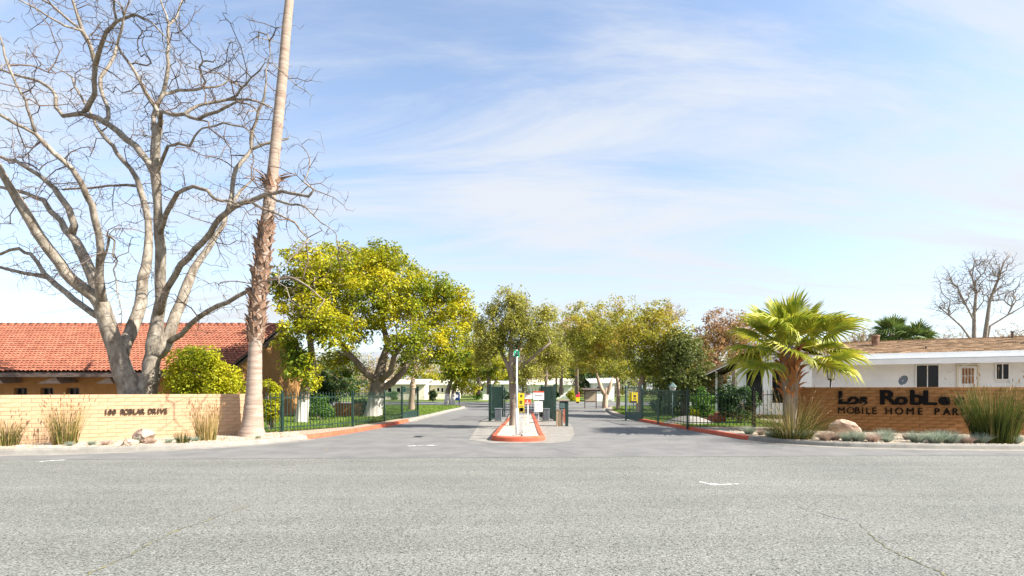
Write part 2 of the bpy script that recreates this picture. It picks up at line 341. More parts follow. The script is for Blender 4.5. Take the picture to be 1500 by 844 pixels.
sheet([(p.x, p.y) for p in reversed(Ri)], KH - .012, 'planting_bed', M['gravel'])
# fences run along these lines
FL = [W(358, 636, 17.0), W(400, 0, 17.4), W(413, 0, 17.5), W(517, 0, 20.2), W(563, 0, 23.3), W(589, 0, 25.6)]; FL = [Vector((p.x, p.y, 0)) for p in FL]
FR = [Vector(((941 - CX) / FPX * 25.2, 25.2, 0)), Vector(((964 - CX) / FPX * 22.9, 22.9, 0)), Vector(((1007 - CX) / FPX * 20.0, 20.0, 0)), Vector(((1104 - CX) / FPX * 19.8, 19.8, 0)), Vector((10.75, 19.3, 0))]
lawnL = [(p.x - .12, p.y + .05) for p in FL] + [(-4.9, 30), (-4.6, 36), (-4.15, 42.3), (-5, 45), (-8, 45.7), (-20, 46.2), (-40, 46.5), (-40, 34.5), (-13, 34), (-12, 26), (-11.4, 19.5)]
lawnR = [(p.x + .14, p.y + .16) for p in FR[:3]] + [(9.6, 20.1), (11, 20.0), (13, 30), (20, 33), (40, 33), (40, 46.4), (25, 46.2), (13, 45.7), (9.7, 44.6), (8.2, 42), (6.95, 35), (6.4, 29)]
sheet(lawnL, KH + .004, 'lawn', M['lawn']); sheet(lawnR[::-1], KH + .004, 'lawn', M['lawn'])
sheet([(-60, 64), (60, 64), (60, 130), (-60, 130)], .02, 'far_verge', M['lawn'])
# pale concrete strip inside the right kerb, and round the island
mb = MB(); pts = [p for p in Ri if 16.2 < p.y < 26 and p.x < 8.5]; vs = []
for p in pts: vs += [(p.x, p.y, KH - .004), (p.x + .34, p.y + .12, KH - .004)]
mb.add(vs, [(2 * i, 2 * i + 1, 2 * i + 3, 2 * i + 2) for i in range(len(pts) - 1)]); struct(mb, 'concrete_strip', M['concrete'])
sheet([(-1.35, 16.0), (-.6, 15.0), (1.2, 15.0), (1.75, 15.6), (2.2, 18), (2.55, 21.5), (2.75, 26.5), (-1.55, 26.5)], .010, 'concrete_apron', M['concrete'])
# island
isl = [(-.62, 17), (-.66, 16.1), (-.55, 15.72), (-.25, 15.5), (.2, 15.42), (.65, 15.5), (.95, 15.72), (1.05, 16.1), (1.04, 17), (1.10, 20), (1.2, 24.5), (1.3, 30), (1.3, 33), (.6, 33.6), (-.05, 33), (-.10, 30), (-.25, 24.5), (-.5, 20)]
islf = smooth_line([(x, y, 0) for x, y in isl + isl[:1]], 4)[:-1]
def closed_kerb(line, h, w, name, m):
    mb = MB(); n = len(line); vs = []
    for i, p in enumerate(line):
        t = (line[(i + 1) % n] - line[i - 1]).normalized(); o = Vector((-t.y, t.x, 0))
        for a, z in ((0, .0), (.012, h * .75), (.04, h), (w, h), (w, .02)): q = p + o * a; vs.append((q.x, q.y, z))
    k = 5; return struct(mb.add(vs, [(i * k + j, i * k + j + 1, ((i + 1) % n) * k + j + 1, ((i + 1) % n) * k + j) for i in range(n) for j in range(k - 1)]), name, m)
closed_kerb(islf, .16, .17, 'red_kerb', M['red_kerb'])
sheet([(p.x, p.y) for p in [q + (Vector((.3, 24, 0)) - q) * .02 + Vector((.13 if q.x < .3 else -.13, .12 if q.y < 17 else 0, 0)) for q in islf]], .135, 'island_bed', M['white_gravel'])
# cracks with moss, tar lines and worn paint on the road
def ribbon(pts, w, z, name, m, parent, jit=.02):
    mb = MB(); P = smooth_line([(x, y, z) for x, y in pts], 10); vs = []
    for i, p in enumerate(P):
        t = (P[min(i + 1, len(P) - 1)] - P[max(i - 1, 0)]).normalized(); o = Vector((-t.y, t.x, 0)); p = p + o * rnd.uniform(-jit, jit); k = w * rnd.uniform(.35, 1.3) * (0.25 if rnd.random() < .3 else 1) * math.sin(math.pi * (i + .5) / len(P)) ** .4
        vs += [p + o * k / 2, p - o * k / 2]
    mb.add(vs, [(2 * i, 2 * i + 1, 2 * i + 3, 2 * i + 2) for i in range(len(P) - 1)]); return mb.build(name, m, parent)
M['crack'] = mat('crack_moss', (.10, .10, .08), (.22, .20, .09), scale=5, lo=.4, hi=.6)
M['tar'] = mat('old_tar', (.15, .15, .15), (.19, .19, .19), scale=4)
M['worn'] = mat('worn_white_paint', (.55, .55, .54), (.66, .66, .65), scale=12)
g = lambda x, y: tuple(G(x, y))[:2]
ribbon([g(1260, 768), g(1295, 800), g(1330, 818), g(1372, 836), g(1430, 870)], .03, .004, 'moss_crack', M['crack'], street, .018)
ribbon([g(1150, 735), g(1200, 752), g(1260, 768)], .04, .004, 'crack', M['tar'], street, .02)
ribbon([g(110, 850), g(190, 815), g(260, 778), g(370, 740)], .035, .004, 'moss_crack', M['crack'], street, .03)
ribbon([g(1024, 706), g(1050, 710), g(1082, 709)], .10, .004, 'paint_mark', M['worn'], street, .01)
ribbon([g(596, 654), g(618, 653), g(642, 653)], .16, .009, 'paint_mark', M['worn'], drive, .01)
ribbon([g(55, 677), g(75, 675), g(98, 674)], .14, .004, 'paint_mark', M['worn'], street, .01)
ribbon([g(800, 655), g(860, 668), g(960, 662)], .03, .009, 'crack', M['tar'], drive, .06)

# ------------------------------------------------------------------ vegetation tools
def tree_skeleton(nodes, att, alpha=.35, seg=.5, jit=.12, droop=0.0, rs=rng):
    """nodes: [(pos, parent)], att: attraction points. Every point is joined to the nearest limb; returns positions, parents, tips."""
    nmax = len(nodes) + len(att) * 7 + 10
    P = np.zeros((nmax, 3)); par = np.full(nmax, -1); plen = np.zeros(nmax); n = 0
    for p, q in nodes:
        P[n] = p; par[n] = q; plen[n] = 0 if q < 0 else plen[q] + np.linalg.norm(P[n] - P[q]); n += 1
    base = P[0].copy(); start = 1 if n > 2 else 0
    order = np.argsort(np.min(np.linalg.norm(att[:, None, :] - P[None, :n:max(1, n // 40), :], axis=2), axis=1)); tips = []
    for i in order:
        p = att[i]; dv = P[start:n] - p; dist = np.sqrt((dv * dv).sum(1)); j = start + int(np.argmin(dist + alpha * plen[start:n])); d = np.linalg.norm(P[j] - p)
        k = max(1, min(6, int(round(d / seg)))); cur = j; a = P[j].copy()
        g0 = P[j] - P[par[j]] if par[j] >= 0 else np.array((0, 0, 1.)); g0 = g0 / (np.linalg.norm(g0) + 1e-9) * d * .35
        for s in range(1, k + 1):
            t = s / k; q = a + (p - a) * t + g0 * (t * (1 - t)) * 1.2
            if s < k: q = q + rs.normal(0, jit * d / k, 3)
            q[2] -= droop * d * t * t
            P[n] = q; par[n] = cur; plen[n] = plen[cur] + np.linalg.norm(P[n] - P[cur]); cur = n; n += 1
        tips.append(cur)
    return P[:n], par[:n], np.array(tips)
def tree_mesh(P, par, rad_in, r0=.006, e=2.3, nmin=3, rmax=None):
    n = len(P); acc = np.zeros(n); r = np.zeros(n); ch = [[] for _ in range(n)]
    for i in range(n - 1, -1, -1):
        r[i] = max(r0, acc[i] ** (1 / e)) if acc[i] > 0 else r0
        if rmax: r[i] = min(r[i], rmax)
        if i in rad_in: r[i] = rad_in[i]
        if par[i] >= 0: acc[par[i]] += r[i] ** e; ch[par[i]].append(i)
    big = MB(); small = MB(); stack = [(0, None)]
    while stack:
        i, fr = stack.pop(); pts = []; rr = []
        if fr is not None: pts.append(P[fr]); rr.append(min(r[i] * 1.15, r[fr]))
        while True:
            pts.append(P[i]); rr.append(r[i])
            if not ch[i]: rr[-1] *= .5; break
            c = sorted(ch[i], key=lambda k: -r[k]); stack += [(k, i) for k in c[1:]]; i = c[0]
        if len(pts) < 2: continue
        R0 = max(rr); (big if R0 > .035 else small).tube(pts, rr, 10 if R0 > .12 else 6 if R0 > .035 else nmin, cap=R0 > .03)
    return big, small
def leaf_quads(cen, nrm, size, aspect=.55, rs=rng):
    n = len(cen); nrm = nrm / (np.linalg.norm(nrm, axis=1, keepdims=True) + 1e-9); t = rs.normal(size=(n, 3)); t -= nrm * (t * nrm).sum(1, keepdims=True); t /= np.linalg.norm(t, axis=1, keepdims=True) + 1e-9
    b = np.cross(nrm, t); s = (size * rs.uniform(.65, 1.35, n))[:, None]
    V = np.stack([cen - t * s * .5, cen + b * s * .5 * aspect + nrm * s * .08, cen + t * s * .5, cen - b * s * .5 * aspect + nrm * s * .08], 1).reshape(-1, 3)
    return V, np.arange(n * 4).reshape(n, 4)
def clump_leaves(tips, per, sigma, size, up=.6, out=.8, aspect=.55, flat=.75, rs=rng):
    n = len(tips) * per; c = np.repeat(tips, per, 0); o = rs.normal(size=(n, 3)); o /= np.linalg.norm(o, axis=1, keepdims=True); o *= (rs.uniform(.25, 1, n) ** .5)[:, None]; o[:, 2] *= flat
    nr = o * out + rs.normal(size=(n, 3)) * .55; nr[:, 2] += up
    return leaf_quads(c + o * (sigma * np.repeat(rs.uniform(.7, 1.25, len(tips)), per))[:, None], nr, size, aspect, rs)
def in_lobes(lobes, n, shell=.55, rs=rng):
    """lobes: (px, py, depth, rx, ry, rz) ellipsoids; points mostly near their skins."""
    w = np.array([(l[3] * l[4] * l[5]) ** .67 for l in lobes]); pick = rs.choice(len(lobes), n, p=w / w.sum()); out = np.zeros((n, 3))
    for i, k in enumerate(pick):
        px, py, d, rx, ry, rz = lobes[k]; c = W(px, py, d); v = rs.normal(size=3); v /= np.linalg.norm(v); u = rs.uniform(shell, 1) if rs.random() < .75 else rs.uniform(.1, shell)
        out[i] = (c.x + v[0] * rx * u, c.y + v[1] * ry * u, c.z + v[2] * rz * u)
    return out
def leafy_tree(name, label, base, trunk, lobes, natt, per, sigma, size, leaf, bark, group=None, alpha=.3, seg=.55, r0=.012, rtrunk=.2, seed=1, up=.6, shell=.55, tw_leaf=None, e=2.4, aspect=.55, flat=.75, extra=None, droop=0.0, limbs=(), cat='tree', bare=0.0):
    """trunk: list of (pos, radius) from the foot up; limbs: extra traced limbs [(index in trunk, [(pos, radius)...])]."""
    rs = np.random.default_rng(seed); t = thing(name, label, cat, base, group=group); o = np.array(base)
    nodes = []; rad = {}
    for i, (p, r) in enumerate(trunk): nodes.append((np.array(p), i - 1)); rad[i] = r
    for j, pl in limbs:
        q = j
        for p, r in pl: nodes.append((np.array(p), q)); q = len(nodes) - 1; rad[q] = r
    att = in_lobes(lobes, natt, shell, rs)
    P, par, tips = tree_skeleton(nodes, att, alpha, seg, .12, droop, rs)
    big, small = tree_mesh(P, par, rad, r0, e, rmax=rtrunk * .8)
    big.build('trunk', M[bark], t, True)
    if small.v: tag(small.build('twigs', M[bark], t, True), kind='stuff')
    T = P[tips]
    if bare:                                                  # the upper twigs carry few leaves
        keep = rs.random(len(T)) > bare * np.clip((T[:, 2] - np.percentile(T[:, 2], 45)) / (np.ptp(T[:, 2]) * .5 + .01), 0, 1); T = T[keep]
    V, F = clump_leaves(T, per, sigma, size, up, .8, aspect, flat, rs); me = np_mesh('crown', V - o, F, M[leaf]); link('crown', me, t)
    return t
def shrub(name, label, cen, rad, n, size, leaf, seed=1, group=None, cat='shrub', lumps=26, stems=7):
    rs = np.random.default_rng(seed); t = thing(name, label, cat, (cen[0], cen[1], KH), group=group); o = np.array((cen[0], cen[1], KH)); c = np.array(cen); r = np.array(rad)
    v = rs.normal(size=(lumps, 3)); v /= np.linalg.norm(v, axis=1, keepdims=True); lc = c + v * r * rs.uniform(.35, .8, (lumps, 1)); lc[:, 2] = np.maximum(lc[:, 2], KH + .12)
    per = n // lumps; m_ = min(rad); V, F = clump_leaves(lc, per, m_ * .45, size, .5, .9, .6, .85, rs); V[:, 2] = np.maximum(V[:, 2], KH + .01)
    link('foliage', np_mesh('foliage', V - o, F, M[leaf]), t)
    mb = MB()
    for k in range(stems): q = lc[k % lumps]; mb.tube([o + np.array((rs.normal(0, .08), rs.normal(0, .08), -.02)), (o + q) / 2 + rs.normal(0, .06, 3), q], [.03, .02, .008], 5)
    mb.build('stems', M['bark'], t, True); return t
def blades(n, spread, h, w, lean, rs, dry=0.0, base_r=.15, droop=.25, seg=5):
    V = []; F = []
    for i in range(n):
        a = rs.uniform(0, 2 * math.pi); r = base_r * math.sqrt(rs.random()); le = lean * rs.uniform(.05, 1) ** .8; hh = h * rs.uniform(.6, 1.05); dx, dy = math.cos(a), math.sin(a); wx, wy = -dy, dx; tw = rs.uniform(0, math.pi); cx, sx = math.cos(tw), math.sin(tw); wx, wy = wx * cx - wy * sx, wx * sx + wy * cx
        b = len(V); x0, y0 = dx * r, dy * r
        for s in range(seg):
            t = s / (seg - 1); x = x0 + dx * le * hh * (t ** 1.3); y = y0 + dy * le * hh * (t ** 1.3); z = hh * (t - droop * le * t * t) * math.sqrt(max(.15, 1 - .5 * le * le)); ww = w * (1 - t * .85)
            V += [(x - wx * ww, y - wy * ww, z), (x + wx * ww, y + wy * ww, z)]
        F += [(b + 2 * s, b + 2 * s + 1, b + 2 * s + 3, b + 2 * s + 2) for s in range(seg - 1)]
    return np.array(V), np.array(F)
def seed_heads(V, F, seg, frac, m, rs, length=.10):
    k = seg * 2; mb = MB()
    for i in range(len(V) // k):
        if rs.random() < frac:
            a = Vector(V[i * k + k - 4]); b = Vector(V[i * k + k - 1]); d = (b - a).normalized(); q = b + d * length * rs.uniform(.6, 1.2); mb.tube([b - d * .02, (b + q) / 2, q], [.004, .011, .003], 4, False)
    return mb
def reed_clump(label, pos, h, lean, n, dry, seed, base_r=.2, seeds=.35, w=.006, green='reed'):
    rs = np.random.default_rng(seed); t = thing('reed_clump', label, 'reeds', pos); nd = int(n * dry)
    if n - nd: V, F = blades(n - nd, 1, h * .86, w, lean, rs, base_r=base_r); link('green_stems', np_mesh('green_stems', V, F, M[green]), t); V0, F0 = V, F
    if nd: V, F = blades(nd, 1, h, w * .85, lean * .8, rs, base_r=base_r); link('straw_stems', np_mesh('straw_stems', V, F, M['reed_dry']), t); V0, F0 = V, F
    sh = seed_heads(V0, F0, 5, seeds, M['seed'], rs)
    if sh.v: tag(sh.build('seed_heads', M['seed'], t, local=True), kind='stuff')
    return t

# ------------------------------------------------------------------ the big bare tree behind the left wall (limbs followed from the photograph, set at their own depths)
BD = 18.2; WF = .74
limbs = {}   # name: (parent limb, index, [(px, py, width px, depth offset)])
T = [
 ('t1', None, 0, [(196, 592, 46, 0), (188, 560, 40, 0), (175, 527, 34, 0), (164, 495, 31, -.1), (156, 470, 30, -.2), (149, 446, 29, -.3)]),
 ('t2', 't1', 0, [(214, 572, 40, .15), (222, 546, 32, .25), (225, 520, 29, .3), (228, 490, 27, .3), (231, 465, 22, .3)]),
 ('A', 't1', 5, [(138, 434, 24, -.5), (107, 411, 22, -.9), (88, 386, 20, -1.2), (55, 342, 19, -1.7), (31, 301, 18, -2.1), (14, 273, 16, -2.4), (-4, 240, 14, -2.7), (-30, 190, 11, -3), (-50, 130, 8, -3.2), (-60, 70, 5, -3.3)]),
 ('B', 't1', 4, [(137, 460, 15, -.1), (107, 438, 14, .5), (83, 418, 13, 1), (71, 407, 12, 1.3), (60, 393, 9, 1.5), (45, 372, 8, 1.8), (28, 364, 7, 2.1), (2, 372, 6, 2.4), (-25, 380, 4, 2.7)]),
 ('B1', 'B', 3, [(48, 402, 9, 1.8), (22, 397, 8, 2.3), (-2, 391, 7, 2.7), (-35, 395, 5, 3.2)]),
 ('C', 't1', 5, [(142, 425, 22, -.1), (129, 390, 20, .3), (117, 365, 19, .6), (104, 345, 17, .9), (90, 324, 13, 1.3), (64, 293, 11, 1.8), (38, 283, 9, 2.2), (12, 277, 7, 2.6), (-15, 272, 5, 3)]),
 ('C2', 'C', 3, [(109, 330, 15, .7), (101, 306, 14, .6), (80, 276, 12, .6), (58, 257, 10, .7), (40, 246, 9, .8), (23, 235, 8, .9), (0, 229, 7, 1), (-25, 222, 5, 1.2)]),
 ('D', 't1', 5, [(147, 425, 18, -.6), (146, 390, 16, -1), (145, 344, 15, -1.4), (135, 301, 14, -1.8), (119, 268, 13, -2.2), (107, 249, 12, -2.4), (92, 235, 11, -2.6), (71, 216, 11, -2.8), (52, 196, 9, -3), (24, 182, 8, -3.2), (0, 168, 7, -3.4), (-30, 150, 5, -3.6)]),
 ('D2', 'D', 8, [(45, 172, 6, -3.2), (38, 148, 5, -3.3), (24, 124, 5, -3.5), (12, 96, 5, -3.6), (5, 68, 4, -3.7), (-4, 40, 3, -3.8)]),
 ('E', 't1', 2, [(182, 508, 24, .3), (190, 491, 23, .6), (201, 463, 22, 1), (208, 427, 20, 1.4), (214, 392, 18, 1.7), (218, 344, 16, 2), (213, 304, 14, 2.2), (204, 273, 13, 2.3), (197, 256, 11, 2.4), (180, 235, 10, 2.5), (166, 214, 9, 2.6), (148, 194, 8, 2.7), (136, 170, 6, 2.8), (118, 140, 5, 3), (105, 112, 4, 3.1)]),
 ('E2', 'E', 7, [(186, 271, 6, 2.8), (160, 272, 5, 3.1), (128, 276, 5, 3.5), (92, 278, 4, 3.8)]),
 ('H', 't2', 4, [(236, 440, 20, .1), (235, 390, 19, -.1), (233, 344, 18, -.3), (231, 300, 17, -.5), (228, 258, 18, -.7), (230, 218, 14, -.8), (234, 190, 13, -.9), (236, 178, 12, -1), (227, 156, 11, -1.1), (214, 137, 9, -1.2), (199, 107, 7, -1.4), (181, 82, 6, -1.6), (172, 66, 5, -1.8), (178, 43, 4, -2), (188, 5, 3, -2.2), (192, -30, 2, -2.3)]),
 ('F', 'H', 4, [(216, 236, 15, -.3), (199, 214, 15, .1), (172, 192, 14, .5), (152, 179, 13, .8), (138, 171, 12, 1), (121, 166, 11, 1.1), (92, 170, 9, 1.4), (82, 158, 8, 1.6), (82, 142, 8, 1.7), (72, 128, 7, 1.9), (47, 116, 6, 2.2), (20, 109, 5, 2.5), (-5, 101, 4, 2.8)]),
 ('F2', 'F', 5, [(127, 160, 11, 1), (139, 138, 10, .7), (140, 95, 10, .4), (133, 69, 9, .2), (121, 45, 8, 0), (111, 14, 6, -.2), (102, -12, 5, -.3), (95, -50, 3, -.4)]),
 ('F3', 'F2', 3, [(116, 41, 6, .6), (90, 20, 5, 1), (62, 0, 4, 1.5), (38, -16, 3, 1.9)]),
 ('F4', 'F2', 4, [(95, 38, 5, -.6), (70, 24, 4, -1), (50, 11, 4, -1.3), (22, -3, 3, -1.7)]),
 ('F5', 'F2', 2, [(147, 70, 9, -.2), (156, 46, 8, -.6), (171, 31, 7, -1), (197, 21, 6, -1.4), (221, 32, 4, -1.8), (244, 56, 3, -2.2), (262, 82, 2, -2.5)]),
 ('F6', 'F5', 2, [(167, 14, 5, -1.1), (166, -12, 4, -1.2), (164, -45, 3, -1.2)]),
 ('P', 'F', 3, [(159, 172, 9, 1.5), (151, 142, 8, 1.8), (147, 114, 8, 2), (160, 96, 7, 2.2), (171, 66, 6, 2.4), (179, 40, 5, 2.6), (186, 8, 3, 2.8)]),
 ('Q', 'H', 3, [(226, 262, 11, .4), (224, 220, 11, .9), (225, 170, 10, 1.3), (240, 134, 9, 1.6), (247, 95, 8, 1.8), (247, 66, 7, 1.9), (247, 36, 6, 2), (237, 6, 4, 2.1), (230, -25, 3, 2.2)]),
 ('Q2', 'Q', 6, [(255, 30, 5, 2.3), (262, 14, 4, 2.5), (268, -2, 3, 2.7), (285, -14, 2, 2.9)]),
 ('S', 'H', 6, [(236, 163, 9, -1.3), (252, 168, 9, -1.6), (270, 167, 8, -2), (290, 175, 8, -2.3), (318, 164, 7, -2.6), (347, 149, 5, -2.9), (362, 152, 4, -3), (376, 161, 3, -3.2)]),
 ('S2', 'S', 2, [(280, 160, 7, -1.7), (300, 152, 6, -1.6), (333, 146, 6, -1.5), (366, 146, 5, -1.4), (386, 152, 4, -1.3), (400, 158, 3, -1.3)]),
 ('S3', 'S2', 2, [(347, 140, 5, -1.8), (361, 123, 4, -2), (380, 104, 3, -2.3), (388, 92, 2, -2.4)]),
 ('S4', 'H', 8, [(240, 138, 8, -.8), (262, 132, 7, -.5), (280, 132, 6, -.2), (296, 129, 6, 0), (318, 127, 4, .2), (334, 118, 3, .4)]),
 ('S5', 'S4', 3, [(301, 120, 5, -.2), (292, 98, 5, -.3), (297, 90, 4, -.4), (312, 91, 3, -.6)]),
 ('S6', 'S', 3, [(305, 178, 4, -2.6), (315, 194, 4, -3), (330, 206, 3, -3.2), (337, 212, 2, -3.3)]),
 ('U', 'H', 4, [(246, 214, 7, -1), (262, 210, 7, -1.2), (278, 214, 6, -1.4), (285, 200, 5, -1.5), (296, 188, 4, -1.6), (327, 180, 4, -1.9), (356, 186, 3, -2.1)]),
 ('I', 'H', 2, [(240, 325, 11, -.8), (246, 308, 11, -1.1), (260, 283, 10, -1.5), (283, 273, 9, -1.9), (304, 279, 8, -2.2), (316, 292, 7, -2.3), (336, 294, 6, -2.4), (350, 300, 4, -2.6)]),
 ('J', 't2', 2, [(236, 515, 26, .4), (245, 502, 23, .6), (254, 471, 21, .8), (265, 445, 20, 1), (277, 411, 18, 1.3), (293, 380, 15, 1.6), (312, 352, 13, 1.9), (328, 328, 11, 2.1), (336, 300, 9, 2.3), (352, 280, 6, 2.6), (372, 262, 4, 2.9)]),
 ('J2', 't2', 4, [(240, 436, 15, -.2), (257, 403, 14, -.6), (277, 377, 14, -1), (296, 356, 13, -1.3), (315, 329, 13, -1.6), (334, 310, 12, -1.8), (348, 300, 12, -2), (366, 295, 11, -2.1), (390, 284, 10, -2.3), (413, 280, 8, -2.5), (437, 285, 7, -2.7), (452, 288, 6, -2.9), (460, 278, 5, -3), (444, 266, 4, -3.1)]),
 ('K', 'J2', 5, [(340, 285, 10, -1.6), (342, 261, 10, -1.4), (354, 237, 9, -1.2), (368, 219, 7, -1), (390, 210, 6, -.8), (421, 204, 4, -.6)]),
 ('K2', 'K', 3, [(369, 192, 7, -1), (378, 164, 6, -1.1), (387, 142, 5, -1.2), (390, 102, 3, -1.3), (396, 80, 2, -1.3)]),
 ('K3', 'J2', 8, [(406, 294, 6, -2.5), (427, 300, 5, -2.7), (446, 302, 4, -2.9), (470, 326, 3, -3.2), (492, 342, 2, -3.4)]),
 ('K4', 'J2', 7, [(385, 306, 6, -2.6), (408, 314, 5, -2.9), (432, 326, 5, -3.1), (452, 350, 4, -3.4), (428, 376, 3, -3.6), (408, 396, 2, -3.8)]),
 ('L', 'J', 1, [(266, 490, 13, .2), (291, 465, 12, -.3), (319, 448, 11, -.7), (348, 434, 10, -1), (370, 422, 9, -1.2), (402, 408, 7, -1.4), (427, 407, 6, -1.6), (452, 420, 4, -1.8), (475, 440, 3, -2)]),
 ('V', 'D', 1, [(155, 372, 5, -1.3), (160, 345, 5, -1.5), (168, 352, 4, -1.6), (165, 375, 4, -1.7), (172, 382, 3, -1.8), (166, 395, 3, -1.9), (172, 430, 3, -2), (176, 445, 2, -2.1)]),
]
nodes = []; rad = {}; idx = {}
for nm, pn, pi, pts in T:
    ids = []
    for k, (px, py, w, dd) in enumerate(pts):
        d = BD + dd; p = W(px, py, d); q = (-1 if pn is None else idx[pn][pi]) if k == 0 else ids[-1]
        if q >= 0 and k > 0:                                  # kinks between traced points
            a = np.array(nodes[q][0]); m = (a + np.array(p)) / 2 + rng.normal(0, .035 * min(1.0, np.linalg.norm(np.array(p) - a)), 3); nodes.append((m, q)); rad[len(nodes) - 1] = (rad[q] + w * (WF if w > 17 else .63) / 2 / FPX * d) / 2; q = len(nodes) - 1
        nodes.append((np.array(p), q)); rad[len(nodes) - 1] = w * (WF if w > 17 else .63) / 2 / FPX * d; ids.append(len(nodes) - 1)
    idx[nm] = ids
nn = np.array([n_[0] for n_ in nodes]); rr = np.array([rad[i] for i in range(len(nodes))])
cand = np.where((rr < .17) & (nn[:, 2] > 4.0))[0]
sec = []
for i in range(620):
    k = rng.choice(cand); v = rng.normal(size=3); v[2] += .45; v /= np.linalg.norm(v); sec.append(nn[k] + v * rng.uniform(.5, 1.0) * (1.9 if rr[k] < .07 else 1.3))
P, par, tips = tree_skeleton(nodes, np.array(sec), .04, .3, .17, 0.05)
nod2 = [(P[i], par[i]) for i in range(len(P))]; c2 = np.arange(len(nodes), len(P)); att = []
for i in range(6400):
    k = c2[rng.integers(len(c2))] if rng.random() < .85 else rng.choice(cand); v = rng.normal(size=3); v[2] += .3; v /= np.linalg.norm(v); att.append(P[k] + v * rng.uniform(.12, .62))
P, par, tips = tree_skeleton(nod2, np.array(att), .08, .16, .2, 0.04)
fixed = dict(rad)
big, small = tree_mesh(P, par, fixed, .0062, 2.6)
bt = thing('bare_tree', 'large leafless grey-barked tree with forked trunk and spreading limbs behind the pale wall', 'tree', W(196, 592, BD) * 1.0)
bt.location.z = KH; ORG[bt.name] = Vector(bt.location)
for x0, y0, dd, w in ((196, 592, 0, 27),):
    p = W(200, 592, BD); big.tube([(p.x, p.y, -.05), (p.x, p.y, .35), (p.x + .05, p.y, .95), tuple(W(203, 572, BD))], [.8, .62, .5, .38], 14)
big.build('trunk', M['bare_bark'], bt, True); tag(small.build('twigs', M['twig'], bt, True), kind='stuff')

# ------------------------------------------------------------------ palms
def frond_mesh(name, m, pet=1.0, fan=1.15, nseg=34, spread=150, droop=.35, seed=1, fold=.05):
    rs = np.random.default_rng(seed); mb = MB()
    mb.tube([(0, 0, 0), (pet * .5, 0, .03), (pet, 0, 0)], [.03, .022, .014], 5)
    for i in range(nseg):
        a0 = R(-spread + 2 * spread * i / nseg); a1 = R(-spread + 2 * spread * (i + 1) / nseg); am = (a0 + a1) / 2
        ln = fan * (1 - .28 * (abs(am) / R(spread)) ** 2) * rs.uniform(.9, 1.06)
        def pt(a, r, z): return (pet + math.cos(a) * r, math.sin(a) * r * .95, z - droop * .25 * (r / fan) ** 2 + .12 * abs(math.sin(a)) * (r / fan))
        h = (pet, 0, 0); e0 = pt(a0, ln * .52, 0); e1 = pt(a1, ln * .52, 0); rg = pt(am, ln * .54, fold)
        dr = droop * rs.uniform(.5, 1.5); wv = rs.normal(0, .03)
        m0 = pt(am - (am - a0) * .45 + wv, ln * .78, -dr * .18); m1 = pt(am + (a1 - am) * .45 + wv, ln * .78, -dr * .18); mr_ = pt(am + wv, ln * .78, fold * .6 - dr * .18)
        tp = pt(am + wv * 1.6, ln, -dr * .75)
        mb.add([h, e0, rg, e1, m0, mr_, m1, tp], [(0, 1, 2), (0, 2, 3), (1, 4, 5, 2), (2, 5, 6, 3), (4, 7, 5), (5, 7, 6)])
    return mb.mesh(name, m)
FR_M = [frond_mesh('frond', M['palm_leaf'], pet=.95 + .1 * k, fan=1.2, droop=d, seed=k, spread=s) for k, (d, s) in enumerate(((.12, 120), (.3, 135), (.55, 145), (.4, 128)))]
def crown(t, top, n, scale, meshes, e0=78, e1=-38, seed=3, plan=None):
    rs = random.Random(seed); o = Vector(top) - ORG[t.name]; n = len(plan) if plan else n
    for i in range(n):
        f = i / (n - 1); el = e0 + (e1 - e0) * f ** .9 + rs.uniform(-7, 7); az = i * 137.5 + rs.uniform(-14, 14)
        if plan: az, el = plan[i]
        mm = meshes[0] if f < .3 else rs.choice(meshes[1:])
        mat_ = Matrix.Rotation(R(az), 4, 'Z') @ Matrix.Rotation(R(-el), 4, 'Y') @ Matrix.Rotation(R(rs.uniform(-35, 35)), 4, 'X')
        ob = link('frond', mm, t, o + Vector((0, 0, -.25 * f * scale))); ob.rotation_euler = mat_.to_euler(); ob.scale = (scale * rs.uniform(.88, 1.08),) * 3
def boots(t, path, n, m, w, h, seed, curl=.10):
    """path: list of (centre, radius) up the trunk; old leaf bases hug it and stick out at their tips."""
    rs = random.Random(seed); ms = []
    for k in range(4):
        mb = MB(); c = curl * (.5 + .5 * k); tw = (-1, 1)[k % 2] * .35 * w
        prof = [(-w * .5, 0, 0), (w * .5, 0, 0), (w * .36 + tw * .4, .015 + c * .15, h * .45), (-w * .36 + tw * .4, .015 + c * .15, h * .45), (w * .2 + tw, c, h * .85), (-w * .14 + tw, c, h * .85), (tw * 1.5, c * 1.7, h)]
        mb.add([(x, -y - .012, z) for x, y, z in prof] + [(x * .9, -y + .02, z) for x, y, z in prof], [(0, 1, 2, 3), (3, 2, 4, 5), (5, 4, 6), (10, 9, 8, 7), (12, 11, 9, 10), (13, 11, 12), (1, 8, 9, 2), (2, 9, 11, 4), (4, 11, 13, 6), (7, 0, 3, 10), (10, 3, 5, 12), (12, 5, 6, 13)])
        ms.append(mb.mesh('leaf_base', m))
    for i in range(n):
        f = (i + rs.random()) / n; k = min(int(f * (len(path) - 1)), len(path) - 2); u = f * (len(path) - 1) - k
        c = Vector(path[k][0]).lerp(Vector(path[k + 1][0]), u); r = path[k][1] * (1 - u) + path[k + 1][1] * u; a = i * 2.39996 + rs.uniform(-.2, .2)
        ob = link('leaf_base', ms[rs.randrange(4)], t, c + Vector((math.cos(a), math.sin(a), 0)) * r - ORG[t.name]); ob.rotation_euler = (rs.uniform(-.12, .2), rs.uniform(-.75, .75), a + math.pi / 2); ob.scale = (rs.uniform(.8, 1.25),) * 3
PD = 16.2
